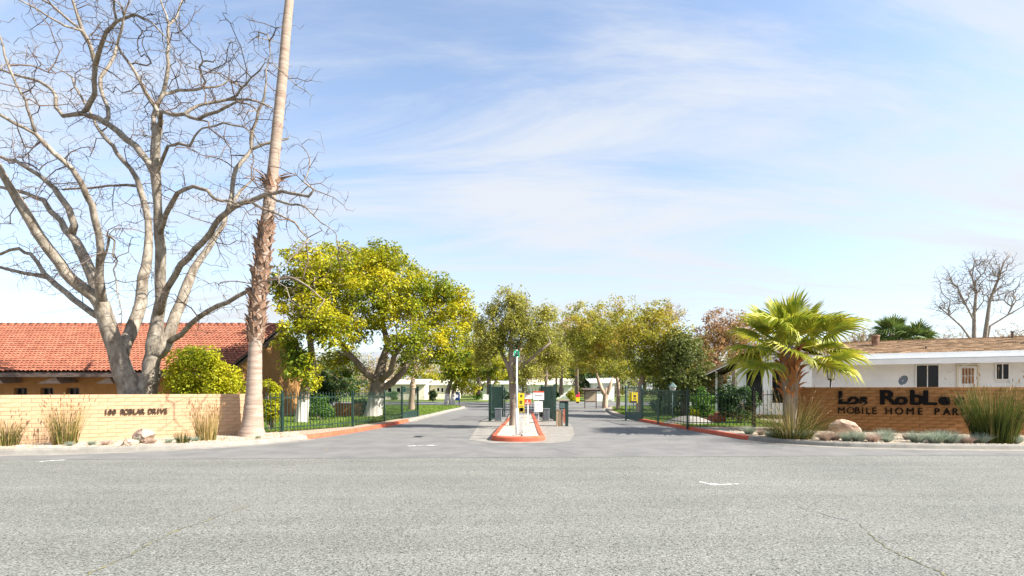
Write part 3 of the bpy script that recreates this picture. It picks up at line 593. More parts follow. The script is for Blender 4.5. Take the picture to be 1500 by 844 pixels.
tp = thing('tall_palm', 'very tall slender palm trunk with flared grey foot and ragged brown leaf bases', 'palm tree', W(369, 638, PD)); tp.location.z = KH; ORG[tp.name] = Vector(tp.location)
prof = [(369, 641, 40), (369, 634, 36), (370, 622, 30), (371, 600, 26), (372, 575, 22), (373, 545, 20), (374, 510, 18), (376, 470, 19), (379, 430, 19), (384, 390, 18), (389, 345, 17), (393, 310, 17), (397, 275, 16), (401, 240, 15), (405, 200, 15), (410, 150, 14), (415, 100, 14), (419, 50, 13), (424, 0, 12), (429, -60, 12), (434, -130, 11), (438, -200, 11)]
pp = [(W(x, y, PD), w / 2 / FPX * PD) for x, y, w in prof]; pf = smooth_line([p for p, r in pp], 5); rf = np.interp(np.linspace(0, 1, len(pf)), np.linspace(0, 1, len(pp)), [r for p, r in pp])
MB().tube(pf, [r * rnd.uniform(.975, 1.025) for r in rf], 16).build('trunk', M['palm_bark'], tp, True)
seg = [(p, r) for p, r in zip(pf, rf) if 2.95 < p.z < 6.9]; boots(tp, seg, 210, M['boot'], .14, .28, 5, .04)
seg = [(p, r) for p, r in zip(pf, rf) if 7.75 < p.z < 8.35]; boots(tp, seg, 18, M['boot'], .13, .3, 6, .14)
crown(tp, pf[-1], 22, 1.0, FR_M, 80, -60, 4)
QD = 18.3
fp = thing('fan_palm', 'short fan palm with yellow-green fronds beside the brown brick wall', 'palm tree', W(1157, 632, QD)); fp.location.z = KH; ORG[fp.name] = Vector(fp.location)
q = [(1158, 636, 22), (1158, 610, 18), (1158, 585, 19), (1157, 560, 24), (1157, 535, 27), (1157, 518, 24), (1157, 506, 14)]
qq = [(W(x, y, QD), w / 2 / FPX * QD) for x, y, w in q]; MB().tube([p for p, r in qq], [r for p, r in qq], 14).build('trunk', M['bark'], fp, True)
boots(fp, [(p, r * .92) for p, r in qq[2:6]], 80, M['boot_orange'], .2, .34, 8, .09)
crown(fp, W(1157, 509, QD), 22, 1.04, FR_M, 80, -34, 11, plan=[(270, 74), (90, 70), (205, 62), (330, 60), (150, 52), (20, 54), (182, 33), (0, 37), (218, 30), (322, 26), (130, 25), (45, 22), (180, 6), (6, 14), (250, 44), (292, 38), (200, -16), (338, -20), (352, -4), (160, -4), (90, 20), (240, 4)])

# ------------------------------------------------------------------ leafy trees
def tr(pts, d, dds=None): return [(tuple(W(x, y, d + (dds[i] if dds else 0))), w / 2 / FPX * d) for i, (x, y, w) in enumerate(pts)]
def foot(px, d): p = W(px, 0, d); return (p.x, p.y, KH - .01)
leafy_tree('camphor_tree', 'leaning yellow-green tree with limewashed trunk nearest the ochre gable', foot(442, 22.5), tr([(441, 632, 22), (441, 622, 19), (443, 600, 17), (446, 575, 15), (452, 553, 13), (458, 536, 11), (455, 505, 9), (451, 475, 8)], 22.5),
  [(440, 470, 22.5, 1.1, 1.2, 1.9), (455, 410, 23, 1.6, 1.5, 1.5), (480, 395, 23.5, 1.5, 1.4, 1.1), (448, 540, 22, .8, .9, .9), (432, 525, 22.5, .6, .8, .8), (410, 415, 23, .8, 1, .9), (478, 480, 22, 1.2, 1, 1)], 250, 62, .42, .15, 'camphor', 'camphor_bark', group=None, seed=2, up=.7)
leafy_tree('camphor_tree', 'broad round-crowned yellow-green tree with dark forked limbs beyond the left fence', foot(546, 27.5), tr([(545, 624, 34), (546, 613, 28), (549, 595, 24), (552, 575, 22), (554, 560, 19)], 27.5),
  [(520, 400, 28, 2.6, 2.4, 1.5), (570, 390, 28, 1.8, 2, 1.1), (490, 440, 26, 1.9, 1.6, 1.3), (560, 440, 26, 2.4, 1.8, 1.5), (620, 440, 27.5, 2.4, 2.2, 1.6), (660, 455, 29, 1.6, 1.8, 1.6), (640, 500, 27, 1.6, 1.8, 1.2), (662, 520, 27.5, 1.1, 1.2, 1.0), (600, 530, 29.5, 1.3, 1.2, .8), (500, 530, 29.5, 1.3, 1.3, .9), (510, 480, 25.6, 1.7, 1.4, 1.1), (600, 500, 25.8, 1.3, 1.3, 1.0), (540, 375, 29, 1.7, 1.8, .8), (683, 480, 29.5, .9, 1.2, 1.2)],
  760, 70, .46, .155, 'camphor', 'camphor_bark', seed=5, up=.75, shell=.6,
  limbs=[(4, tr([(538, 548, 11), (520, 528, 9), (505, 512, 8), (492, 490, 5)], 27, [0, -.3, -.6, -.8])), (4, tr([(560, 530, 12), (568, 505, 9), (560, 470, 7)], 27.5)), (3, tr([(575, 560, 10), (590, 545, 9), (605, 520, 7), (625, 495, 5)], 27.5, [.2, .6, 1, 1.2])), (4, tr([(572, 545, 9), (578, 520, 7), (592, 500, 5)], 27, [-.2, -.8, -1.2]))])
leafy_tree('camphor_tree', 'yellow-green tree with twin limewashed trunks beside the blue mailbox', foot(657, 51), tr([(654, 596, 9), (655, 585, 8), (656, 572, 7), (660, 560, 6)], 51),
  [(668, 545, 51, 2.0, 2, 1.5), (690, 530, 51, 1.6, 1.6, 1.8), (655, 530, 51, 1.5, 1.5, 1.6), (680, 565, 50, 1.6, 1.4, .8)], 120, 42, .6, .26, 'camphor', 'camphor_bark', seed=8,
  limbs=[(0, tr([(662, 594, 8), (664, 580, 7), (668, 560, 6)], 51))])
leafy_tree('crape_tree', 'nearly bare pale-twigged tree standing on the lawn past the green gate', foot(603, 35.5), tr([(602, 608, 13), (603, 600, 10), (603, 585, 8), (604, 572, 8), (605, 562, 9)], 35.5),
  [(590, 535, 35.5, 1.5, 1.4, .9), (622, 530, 35.5, 1.5, 1.4, 1.0), (606, 515, 35.5, 1.6, 1.4, .9)], 300, 7, .22, .11, 'pale_twig', 'tan_bark', seed=9, alpha=.15, r0=.011)
leafy_tree('island_tree', 'slim multi-limbed olive-leaved tree growing in the gravel island', foot(751, 20.6), tr([(751, 632, 14), (751, 624, 11), (752, 600, 10), (751, 575, 10), (750, 552, 10), (749, 540, 9)], 20.6),
  [(758, 470, 20.6, 1.15, 1.1, 1.0), (728, 495, 20.6, .9, 1, .9), (790, 500, 20.6, 1.0, 1, .9), (812, 520, 20.8, .7, .7, .9), (706, 515, 20.6, .55, .7, .9), (702, 480, 20.9, .4, .5, .5), (775, 545, 20.4, .8, .7, .5), (750, 440, 20.6, .8, .8, .6), (722, 455, 20.8, .55, .6, .5), (800, 460, 20.8, .5, .7, .6)],
  900, 36, .21, .085, 'olive', 'bark', seed=11, alpha=.22, r0=.006, seg=.35, up=.3, shell=.3, flat=1.2, bare=.3,
  limbs=[(4, tr([(742, 532, 6), (734, 515, 5), (726, 495, 4), (722, 470, 3)], 20.6, [0, .3, .5, .6])), (5, tr([(757, 520, 6), (764, 495, 5), (770, 465, 4), (772, 440, 2)], 20.6)), (4, tr([(762, 545, 5), (775, 528, 4), (790, 515, 4), (806, 502, 3)], 20.4, [0, -.3, -.6, -.8])), (5, tr([(748, 515, 6), (749, 485, 5), (748, 455, 3), (746, 425, 2)], 20.6))])
leafy_tree('street_tree', 'turning tree with pale slim trunk on the right lawn beside the notice board', foot(905, 37), tr([(904, 606, 8), (905, 598, 6), (906, 580, 6), (905, 560, 5), (902, 548, 5)], 37),
  [(890, 500, 37, 2.3, 2, 1.6), (920, 480, 37, 2.2, 2, 1.5), (865, 510, 37.5, 1.5, 1.6, 1.2), (900, 540, 36, 2, 1.6, .7), (905, 455, 37.5, 1.8, 1.6, 1.2)], 480, 40, .38, .14, 'pear', 'tan_bark', seed=14, up=.4, alpha=.2, r0=.009, bare=.5)
leafy_tree('street_tree', 'turning tree with forked tan trunk at the corner of the right lawn', foot(886, 43), tr([(885, 604, 11), (886, 596, 9), (887, 580, 8), (889, 568, 7)], 43),
  [(855, 470, 43, 2.2, 2, 1.8), (880, 490, 43, 2.4, 2, 2), (860, 530, 43, 2, 2, 1.2), (840, 500, 44, 1.5, 1.5, 1.5)], 400, 40, .45, .16, 'pear', 'tan_bark', seed=15, up=.4, alpha=.2, r0=.01, bare=.5,
  limbs=[(2, tr([(881, 570, 6), (876, 555, 5)], 43)), (2, tr([(893, 568, 6), (898, 552, 4)], 43))])
leafy_tree('street_tree', 'large turning tree rising behind the yellow sign and the right fence', foot(937, 29.5), tr([(936, 618, 13), (936, 606, 11), (937, 585, 10), (939, 565, 9), (942, 545, 8)], 29.5),
  [(950, 490, 29.5, 2.0, 1.8, 1.4), (980, 500, 29.5, 1.6, 1.6, 1.5), (925, 505, 29.5, 1.4, 1.5, 1.2), (965, 460, 29.8, 1.6, 1.4, 1.0), (985, 540, 29.5, 1.2, 1.3, 1.0), (945, 540, 29, 1.2, 1.2, .6)], 500, 42, .36, .125, 'pear', 'tan_bark', seed=16, up=.4, alpha=.2, r0=.008, bare=.4)
leafy_tree('evergreen_tree', 'dark green tree behind the right fence left of the white porch', foot(1003, 28), tr([(1003, 612, 14), (1003, 585, 12), (1004, 560, 10)], 28),
  [(1000, 530, 28, 1.5, 1.5, 1.5), (1015, 560, 27.5, 1.4, 1.3, 1.0), (985, 565, 27.5, 1.2, 1.2, .9), (995, 500, 28.5, 1.1, 1.2, .8)], 210, 60, .45, .14, 'mid', 'bark', seed=17)
leafy_tree('rusty_tree', 'rust-brown tree in autumn leaf above the porch roof', foot(1052, 34), tr([(1052, 600, 14), (1052, 570, 12), (1052, 545, 10)], 34),
  [(1050, 500, 34, 2.2, 2, 1.6), (1075, 490, 34.5, 1.8, 1.8, 1.3), (1035, 530, 33.5, 1.4, 1.4, 1.2), (1060, 470, 34, 1.5, 1.5, .9), (1045, 555, 33, 1.2, 1.2, .8)], 300, 34, .4, .15, 'rust', 'bark', seed=18, bare=.4)
# the wood beyond the cross road: each tree on its own
far = [(822, 52, 442, 3.0, 'olive'), (702, 58, 466, 2.8, 'olive'), (845, 50, 455, 2.4, 'pale_twig'), (1012, 44, 482, 2.0, 'olive'), (716, 48, 500, 1.8, 'camphor'), (800, 60, 470, 2.8, 'camphor'), (470, 72, 505, 3.0, 'olive'), (500, 66, 520, 2.6, 'green'), (560, 78, 515, 3.2, 'pale_twig'), (640, 84, 510, 3.4, 'camphor'), (700, 70, 492, 3.4, 'olive'), (722, 92, 500, 4.2, 'camphor'), (748, 100, 495, 4.5, 'green'), (785, 88, 488, 4.0, 'pale_twig'), (815, 76, 484, 3.6, 'olive'), (838, 96, 500, 4.6, 'camphor'), (862, 70, 512, 2.8, 'green'), (900, 84, 490, 4.0, 'olive'), (945, 78, 500, 3.6, 'green'), (990, 66, 498, 3.3, 'olive'), (1030, 74, 505, 3.0, 'green'), (1100, 62, 480, 2.4, 'rust')]
fill = [(395, 96, 'olive'), (425, 90, 'green'), (455, 102, 'olive'), (490, 94, 'camphor'), (525, 100, 'olive'), (560, 104, 'green'), (598, 98, 'olive'), (636, 106, 'green'), (676, 98, 'olive'), (706, 108, 'camphor'), (735, 114, 'green'), (766, 104, 'olive'), (795, 112, 'green'), (824, 102, 'camphor'), (850, 110, 'olive'), (880, 100, 'green'), (912, 108, 'olive'), (945, 98, 'camphor'), (975, 104, 'green'), (1010, 96, 'olive'), (1045, 92, 'green'), (1078, 98, 'olive')]
for i, (px, d, lf) in enumerate(fill): far.append((px, d, 522 - (i * 37 % 23), 4.4 + (i * 7 % 5) * .25, lf))
kinds = {'olive': 'olive-green', 'green': 'dark green', 'pale_twig': 'straw-coloured', 'camphor': 'yellow-green', 'rust': 'rusty'}
for i, (px, d, ytop, r, lf) in enumerate(far):
    zt = EYE + (HZ - ytop) / FPX * d; cz = zt - r * .9; py = HZ - (cz - EYE) / d * FPX; s = FPX / d
    leafy_tree('background_tree', '%s %s tree beyond the cross road, %s' % ('taller' if ytop < 500 else 'lower', kinds[lf], [w_ for x_, w_ in ((560, 'behind the left lawn trees'), (690, 'behind the cream houses'), (760, 'behind the white flat-roofed home'), (840, 'behind the pale sloping-roofed house'), (960, 'behind the street trees by the notice board'), (9999, 'behind the right garden and porch')) if px < x_][0]), foot(px, d), tr([(px, 578, 300 / d), (px, py + r * s * .7, 220 / d)], d),
      [(px, py, d, r, r, r * .9), (px + r * s * .5, py + r * s * .45, d, r * .75, r * .8, r * .65), (px - r * s * .55, py + r * s * .4, d, r * .7, r * .8, r * .6), (px, py + r * s * .8, d, r * .8, r * .8, r * .5)], 120, 34, .2 * r, .30 * (d / 90) ** .6, lf, 'bark', group='trees beyond the cross road', seed=40 + i, r0=.03, seg=1.2)
# bare trees and palms behind the white house
def bare(label, px, d, trunks, lobes, n, seed, name='bare_tree', group=None, r0=.018):
    rs = np.random.default_rng(seed); t = thing(name, label, 'tree', foot(px, d), group=group); nodes = []; rad = {}
    for tk in trunks:
        q = -1 if not nodes else 0
        for x, y, w in tk: nodes.append((np.array(W(x, y, d)), q)); q = len(nodes) - 1; rad[q] = w / 2 / FPX * d
    P, par, tips = tree_skeleton(nodes, in_lobes(lobes, n, .2, rs), .3, .6, .13, 0, rs); big, small = tree_mesh(P, par, rad, r0, 2.4)
    big.build('trunk', M['far_bark'], t, True)
    if small.v: tag(small.build('twigs', M['far_bark'], t), kind='stuff')
bare('tall leafless tree with twin trunks rising behind the brown shingle roof', 1432, 48, [[(1430, 580, 7), (1427, 500, 5.5), (1427, 460, 4.5), (1430, 430, 3.5), (1424, 405, 2.5), (1428, 380, 1.5)], [(1442, 500, 6), (1446, 470, 5), (1450, 440, 4), (1462, 410, 3), (1470, 385, 2), (1482, 368, 1.2)], [(1424, 500, 3), (1408, 478, 2.5), (1390, 462, 2), (1376, 450, 1.5)], [(1450, 478, 3), (1476, 462, 2.2), (1500, 448, 1.6)], [(1428, 472, 3), (1414, 445, 2.4), (1402, 420, 1.8)]],
  [(1430, 420, 48, 2.6, 2.2, 2.6), (1460, 400, 48, 2.4, 2.2, 2.2), (1400, 440, 48, 2.0, 2, 1.6), (1478, 430, 48, 2, 2, 2), (1390, 408, 48, 1.6, 1.4, 1.6), (1380, 450, 48, 1.3, 1.4, 1.3), (1440, 385, 48, 2.2, 2, 1.4)], 3600, 61, r0=.012)
for i, (px, d, yt, r) in enumerate(((1262, 52, 468, 1.7), (1285, 50, 474, 1.5), (1382, 50, 474, 1.7), (1408, 60, 480, 2), (1478, 46, 474, 1.6), (1500, 46, 470, 1.6), (1075, 56, 458, 1.8), (980, 50, 432, 1.6))):
    zt = EYE + (HZ - yt) / FPX * d; py = HZ - (zt - r - EYE) / d * FPX
    leafy_tree('leafless_tree', 'low twiggy winter tree with a few dry leaves on the skyline behind the roofs', foot(px, d), tr([(px, 575, 7), (px, py + 20, 5), (px + 2, py, 4)], d), [(px, py, d, r * 1.1, r, r), (px + 10, py + 8, d, r, r, r * .8), (px - 12, py + 8, d, r, r, r * .8)], 330, 4, .22, .13, 'pale_twig', 'far_bark', group='leafless trees on the skyline', seed=70 + i, r0=.017, seg=.5, shell=.2, alpha=.25)
FRF = [frond_mesh('frond', M['far_palm'], pet=.7, fan=1.0, droop=d, seed=30 + k, spread=130, nseg=20) for k, d in enumerate((.1, .4, .6))]
for px, yt, d, sc, lab in ((1306, 478, 42, 1.05, 'rounder green fan palm standing behind the shingle roof near the roof flue'), (1343, 487, 40, 1.0, 'spiky green fan palm standing behind the shingle roof, farther from the flue')):
    t = thing('background_palm', lab, 'palm tree', foot(px, d)); top = W(px, yt + 10, d); MB().tube([(top.x, d, 0), (top.x, d, top.z * .6), tuple(top)], [.3, .24, .2], 9).build('trunk', M['palm_bark'], t, True); crown(t, top, 26, sc, FRF, 82, -50, int(px))

# ------------------------------------------------------------------ left building with the tile roof
X0, X1 = -36.0, -13.5; YE, YR, YB = 23.0, 29.0, 35.0; ZE, ZR = 2.36, 5.2
lb = thing('tile_roof_building', 'long low ochre stucco building with red tile roof behind the pale wall', 'building', (X1, 24.2, 0))
WY = 24.3
wins = [(20, 40), (59, 78), (97, 116)]; xs = [X0]
for a, b in wins: xs += [(a - CX) / FPX * WY, (b - CX) / FPX * WY]
xs.append(X1); zt, zb = EYE + (HZ - 568) / FPX * WY, .7
mb = MB()
for i in range(0, len(xs) - 1, 2): mb.box(((xs[i] + xs[i + 1]) / 2, WY + .12, 1.2), (xs[i + 1] - xs[i], .24, 2.5))
for i in range(1, len(xs) - 1, 2):
    c = (xs[i] + xs[i + 1]) / 2; w = xs[i + 1] - xs[i]; mb.box((c, WY + .12, (zt + 2.45) / 2), (w, .24, 2.45 - zt)); mb.box((c, WY + .12, (zb - .05) / 2), (w, .24, zb + .05))
mb.box(((X0 + X1) / 2, YB - 1.3, 1.2), (X1 - X0, .24, 2.5))
ys = [WY, YR, YB - 1.2]; gx = X1 - .12
mb.add([(X1, WY + .003, -.05), (X1, YB - 1.2, -.05), (X1, YB - 1.2, 2.95), (X1, YR, ZR - .2), (X1, WY + .003, 2.85), (X1 - .24, WY + .003, -.05), (X1 - .24, YB - 1.2, -.05), (X1 - .24, YB - 1.2, 2.95), (X1 - .24, YR, ZR - .2), (X1 - .24, WY + .003, 2.85)], [(0, 1, 2, 3, 4), (9, 8, 7, 6, 5), (0, 4, 9, 5), (1, 6, 7, 2)])
mb.build('wall', M['stucco'], lb)
for i in range(1, len(xs) - 1, 2):
    c = (xs[i] + xs[i + 1]) / 2; w = xs[i + 1] - xs[i]
    f = MB()
    for dx in (-w / 2 + .025, w / 2 - .025, 0): f.box((c + dx, WY + .17, (zt + zb) / 2), (.045, .05, zt - zb))
    for z in (zt - .025, zb + .025): f.box((c, WY + .17, z), (w - .1, .046, .05))
    wf = f.build('window', M['dark_wood'], lb)
    MB().box((c, WY + .2, (zt + zb) / 2), (w - .02, .012, zt - zb - .02)).build('pane', M['glass'], wf)
xr = X1 + .55
deck = MB(); deck.slab([(X0, YE + .04, ZE - .03), (xr, YE + .04, ZE - .03), (xr, YR, ZR - .04), (X0, YR, ZR - .04)], .09); deck.slab([(X0, YR, ZR - .04), (xr, YR, ZR - .04), (xr, YB, ZE - .03), (X0, YB, ZE - .03)], .09)
rf = deck.build('roof', M['dark_wood'], lb)
# barrel tiles: rows step down the slope, each tile a half round
def tiles(xa, xb, y0, z0, y1, z1, tw=.24, tl=.36):
    ln = math.hypot(y1 - y0, z1 - z0); nr = int(ln / tl) + 1; nc = int((xb - xa) / tw); V = []; F = []; sy, sz = (y1 - y0) / ln, (z1 - z0) / ln; ny, nz = -sz, sy
    if nz < 0: ny, nz = -ny, -nz
    for r_ in range(nr):
        for c_ in range(nc):
            b = len(V); x = xa + (c_ + .5) * tw + rnd.uniform(-.008, .008); s0 = r_ * tl + rnd.uniform(-.015, .015); s1 = min(s0 + tl * 1.06, ln)
            for s, lift in ((s0, .045), (s1, .012)):
                for k in range(5):
                    a = math.pi * k / 4; xx = x - math.cos(a) * tw * .5; h = math.sin(a) * .075 + lift; V.append((xx, y0 + sy * s + ny * h, z0 + sz * s + nz * h))
            F += [(b + k, b + k + 1, b + 6 + k, b + 5 + k) for k in range(4)]
    return np.array(V), np.array(F)
V, F = tiles(X0, xr, YE - .02, ZE, YR, ZR, .2, .29); o_ = np.array(ORG[lb.name]); tag(link('roof_tiles', np_mesh('roof_tiles', V - o_, F, M['tile']), rf), kind='stuff')
V, F = tiles(X0, xr, YB + .02, ZE, YR, ZR, .48, .7); tag(link('roof_tiles', np_mesh('roof_tiles', V - o_, F, M['tile']), rf), kind='stuff')
rm = MB()
for i in range(int((xr - X0) / .42)): x = xr - i * .42; rm.tube([(x, YR, ZR + .02), (x - .44, YR, ZR + .045)], [.11, .125], 8, True)
tag(rm.build('ridge_tiles', M['tile'], rf, True), kind='stuff')
MB().box(((X0 + xr) / 2, YE + .02, ZE - .12), (xr - X0 - .02, .05, .2)).build('fascia', M['dark_wood'], lb)
for sgn, ya, yb in ((1, YE, YR), (-1, YB, YR)):
    MB().bar((xr - .04, ya, ZE - .13), (xr - .04, yb, ZR - .16), .08, .26).build('barge_board', M['dark_wood'], lb)
for yy, zz_ in ((YR, ZR - .25), (YR - 2.2, ZR - 1.3), (YR + 2.2, ZR - 1.3)):
    MB().box((X1 + .2, yy, zz_), (1.1, .2, .26)).build('beam_end', M['dark_wood'], lb)
for a, b in ((62, 96), (147, 172), (-16, 12)):                # small pitched wooden hoods under the eaves
    xa, xb = (a - CX) / FPX * 23.6, (b - CX) / FPX * 23.6; zl = EYE + (HZ - 562) / FPX * 23.6; zh = EYE + (HZ - 552) / FPX * 23.6; xm = xb - (xb - xa) * .25
    mb = MB(); vs = [(xa, 23.35, zl), (xb, 23.35, zl), (xm, 23.35, zh), (xa, 24.3, zl + .06), (xb, 24.3, zl + .06), (xm, 24.3, zh + .06)]
    mb.add(vs, [(0, 1, 2), (5, 4, 3), (0, 2, 5, 3), (2, 1, 4, 5), (1, 0, 3, 4)]).build('window_hood', M['hood_wood'], lb)

# ------------------------------------------------------------------ white house on the right (built in its own turned frame)
hw = thing('white_house', 'long white mobile home with brown shingle roof behind the brown sign wall', 'house', (14.6, 25.0, 0), R(-25))
def hb(name, m, mb, parent=None, bevel=0): return mb.build(name, m, parent or hw, local=True, bevel=bevel)
def lap(x0, x1, y, z0, z1, step, holes, parent, m):           # lap boards cut round openings, one object each
    z = z0
    while z < z1 - .02:
        zt_ = min(z + step, z1); segs = [(x0, x1)]
        for a, b, c, d in holes:
            if c < zt_ - .01 and d > z + .01:
                segs = [s for q in segs for s in (((q[0], min(q[1], a)), (max(q[0], b), q[1])) if q[0] < b and q[1] > a else (q,)) if s[1] - s[0] > .02]
        for a, b in segs:
            mb = MB(); mb.add([(a, y - .022, z), (b, y - .022, z), (b, y - .004, zt_ + .012), (a, y - .004, zt_ + .012), (a, y + .02, z), (b, y + .02, z), (b, y + .02, zt_ + .012), (a, y + .02, zt_ + .012)], [(0, 1, 2, 3), (1, 5, 6, 2), (4, 0, 3, 7), (4, 5, 1, 0), (3, 2, 6, 7)]); hb('board', m, mb, parent)
        z = zt_
core = MB(); core.box((7, 4.6, 1.5), (14, 6.7, 2.9)); wall = hb('wall', M['white'], core)
holes = [(4.38, 5.3, .9, 2.76), (5.98, 6.66, .4, 2.72), (7.27, 7.78, 2.0, 2.76), (10.5, 11.6, 1.6, 2.8)]
lap(.02, 14, 1.22, .5, 3.0, .17, holes, wall, M['siding'])
def window(x0, x1, y, z0, z1, name='window', mull=1, rows=0, fm='white', pane='glass'):
    f = MB(); fw = .05
    for x in (x0 + fw / 2, x1 - fw / 2): f.box((x, y - .03, (z0 + z1) / 2), (fw, .07, z1 - z0))
    for z in (z0 + fw / 2, z1 - fw / 2): f.box(((x0 + x1) / 2, y - .03, z), (x1 - x0 - 2 * fw, .066, fw))
    for k in range(mull): f.box((x0 + (x1 - x0) * (k + 1) / (mull + 1), y - .028, (z0 + z1) / 2), (.035, .06, z1 - z0 - 2 * fw))
    for k in range(rows): f.box(((x0 + x1) / 2, y - .026, z0 + (z1 - z0) * (k + 1) / (rows + 1)), (x1 - x0 - 2 * fw, .05, .025))
    w = hb(name, M[fm], f); n = mull + 1
    for k in range(n):
        a = x0 + fw + (x1 - x0 - 2 * fw) * k / n; b = x0 + fw + (x1 - x0 - 2 * fw) * (k + 1) / n; hb('pane', M[pane], MB().box(((a + b) / 2, y - .015, (z0 + z1) / 2), (b - a - .01, .012, z1 - z0 - 2 * fw)), w)
window(4.38, 5.3, 1.2, .9, 2.76); window(7.27, 7.78, 1.2, 2.0, 2.76); window(10.5, 11.6, 1.2, 1.6, 2.8)
M['curtain'] = mat('brown_door_blind', (.16, .07, .03), (.32, .17, .08), scale=9)
dr = hb('door', M['white'], MB().box((6.32, 1.19, 1.5), (.66, .05, 2.3)))
hb('door_window', M['curtain'], MB().box((6.32, 1.16, 2.2), (.44, .012, .72)), dr)
f = MB()
for x in (6.1, 6.21, 6.32, 6.43, 6.54): f.box((x, 1.152, 2.2), (.018, .012, .74))
for z in (1.84, 2.2, 2.56): f.box((6.32, 1.146, z), (.46, .01, .02))
hb('door_muntins', M['white'], f, dr)
f = MB()
for x in (5.95, 6.69): f.box((x, 1.17, 1.55), (.07, .07, 2.4))
f.box((6.32, 1.168, 2.72), (.67, .066, .07)); hb('door_frame', M['cream'], f)
# awning: a flat white metal roof with a stepped edge, on slanting braces
f = MB(); f.slab([(-.1, .0, 2.96), (14, .0, 2.96), (14, 1.19, 3.06), (-.1, 1.19, 3.06)], .05); aw = hb('awning', M['white'], f)
hb('awning_edge', M['white'], MB().box((6.95, -.02, 2.86), (14.1, .06, .24))); hb('gutter', M['white'], MB().box((6.95, .48, 3.15), (14.1, .1, .26)))
for x in (1.4, 5.6, 8.2, 11): hb('awning_brace', M['white'], MB().bar((x, 1.15, 2.35), (x + .55, .1, 2.8), .035))
rt = MB(); rt.slab([(-2.5, .5, 3.27), (14.4, .5, 3.27), (14.4, 4.6, 4.15), (-2.5, 4.6, 4.15)], .08); rt.slab([(-2.5, 4.6, 4.15), (14.4, 4.6, 4.15), (14.4, 8.2, 3.30), (-2.5, 8.2, 3.30)], .08); rf = hb('roof', M['dark_wood'], rt)
def shingles(x0, x1, y0, z0, y1, z1, row=.14, wd=.32):
    ln = math.hypot(y1 - y0, z1 - z0); V = []; F = []; sy, sz = (y1 - y0) / ln, (z1 - z0) / ln; ny, nz = (-sz, sy) if sy > 0 else (sz, -sy)
    for r_ in range(int(ln / row)):
        x = x0 - rnd.random() * wd
        while x < x1:
            w = wd * rnd.uniform(.5, 1.3); a, b = max(x, x0), min(x + w - .006, x1); bse = len(V); lift = rnd.uniform(.012, .024)
            if b > a:
                for s, h in ((r_ * row, lift), (r_ * row + row * 1.08, .006)):
                    for xx in (a, b): V.append((xx, y0 + sy * s + ny * h, z0 + sz * s + nz * h))
                F.append((bse, bse + 1, bse + 3, bse + 2))
            x += w
    return np.array(V), np.array(F)
V, F = shingles(-2.5, 14.4, .45, 3.27, 4.6, 4.16); tag(link('shingles', np_mesh('shingles', V, F, M['shingle']), rf), kind='stuff')
hb('ridge_cap', M['shingle'], MB().box((5.95, 4.6, 4.17), (16.9, .22, .05)), rf)
fl = hb('flue', M['boot'], MB().lathe((3.2, 3.2, 3.8), [(.17, 0), (.17, .5), (.20, .5), (.20, .58), (.13, .6)], 14), rf)
hb('roof_vent', M['dark_wood'], MB().lathe((9.0, 4.4, 4.1), [(.05, 0), (.05, .28), (.09, .29), (.09, .34)], 10), rf); hb('roof_vent', M['dark_wood'], MB().lathe((4.9, 1.6, 3.4), [(.04, 0), (.04, .22), (.02, .25)], 8), rf); hb('roof_vent', M['dark_wood'], MB().lathe((8.8, 1.6, 3.4), [(.04, 0), (.04, .22), (.02, .25)], 8), rf)
hb('chimney', M['brick_red'], MB().box((9.9, 2.6, 4.1), (.5, .4, .9)), rf)
# gabled wing with porch
pk = (-1.2, 4.15); hb('wing_wall', M['white'], MB().add([(-3.3, .1, .3), (.05, .1, .3), (.05, .1, 3.3), (-1.2, .1, 3.95), (-3.3, .1, 2.95), (-3.3, 6, .3), (.05, 6, .3), (.05, 6, 3.3), (-1.2, 6, 3.95), (-3.3, 6, 2.95)], [(0, 1, 2, 3, 4), (9, 8, 7, 6, 5), (1, 6, 7, 2), (5, 0, 4, 9)]))
wh = [(-2.93, -2.07, .85, 2.62), (-1.74, -.5, .85, 2.62)]
lap(-3.3, .05, .1, .35, 2.95, .22, wh, bpy.data.objects['wing_wall'], M['siding'])
for k in range(4):
    z = 2.95 + k * .22; x0 = -3.3 + (z + .2 - 2.95) / .476; x1 = .05 - max(0, (z + .2 - 3.3)) / .52
    if x1 - x0 > .1: hb('board', M['siding'], MB().box(((x0 + x1) / 2, .09, z + .11), (x1 - x0, .03, .225)), bpy.data.objects['wing_wall'])
window(-2.93, -2.07, .1, .85, 2.62, mull=0); window(-1.74, -.5, .1, .85, 2.62, mull=0)
wr = MB(); sl_ = .49; wr.slab([(-4.75, -.5, pk[1] - 3.55 * sl_), (-1.2, -.5, pk[1]), (-1.2, 6.3, pk[1]), (-4.75, 6.3, pk[1] - 3.55 * sl_)], -.07); wr.slab([(-1.2, -.5, pk[1]), (.5, -.5, pk[1] - 1.7 * sl_), (.5, 6.3, pk[1] - 1.7 * sl_), (-1.2, 6.3, pk[1])], -.07)
wro = hb('wing_roof', M['shingle'], wr)
for a, b in (((-4.8, pk[1] - 3.6 * sl_), (-1.2, pk[1])), ((.55, pk[1] - 1.75 * sl_), (-1.2, pk[1]))): hb('barge_board', M['white'], MB().bar((a[0], -.53, a[1] - .06), (b[0], -.53, b[1] - .06), .2, .04), wro)
for k in range(6): hb('rafter', M['dark_wood'], MB().bar((-4.7, .4 + k * 1.05, pk[1] - 3.5 * sl_ - .12), (-3.35, .4 + k * 1.05, pk[1] - 2.15 * sl_ - .12), .06, .12), wro)
for y in (0, 2.8, 5.6): hb('porch_post', M['white'], MB().box((-4.3, y, 1.3), (.1, .1, 2.45)))
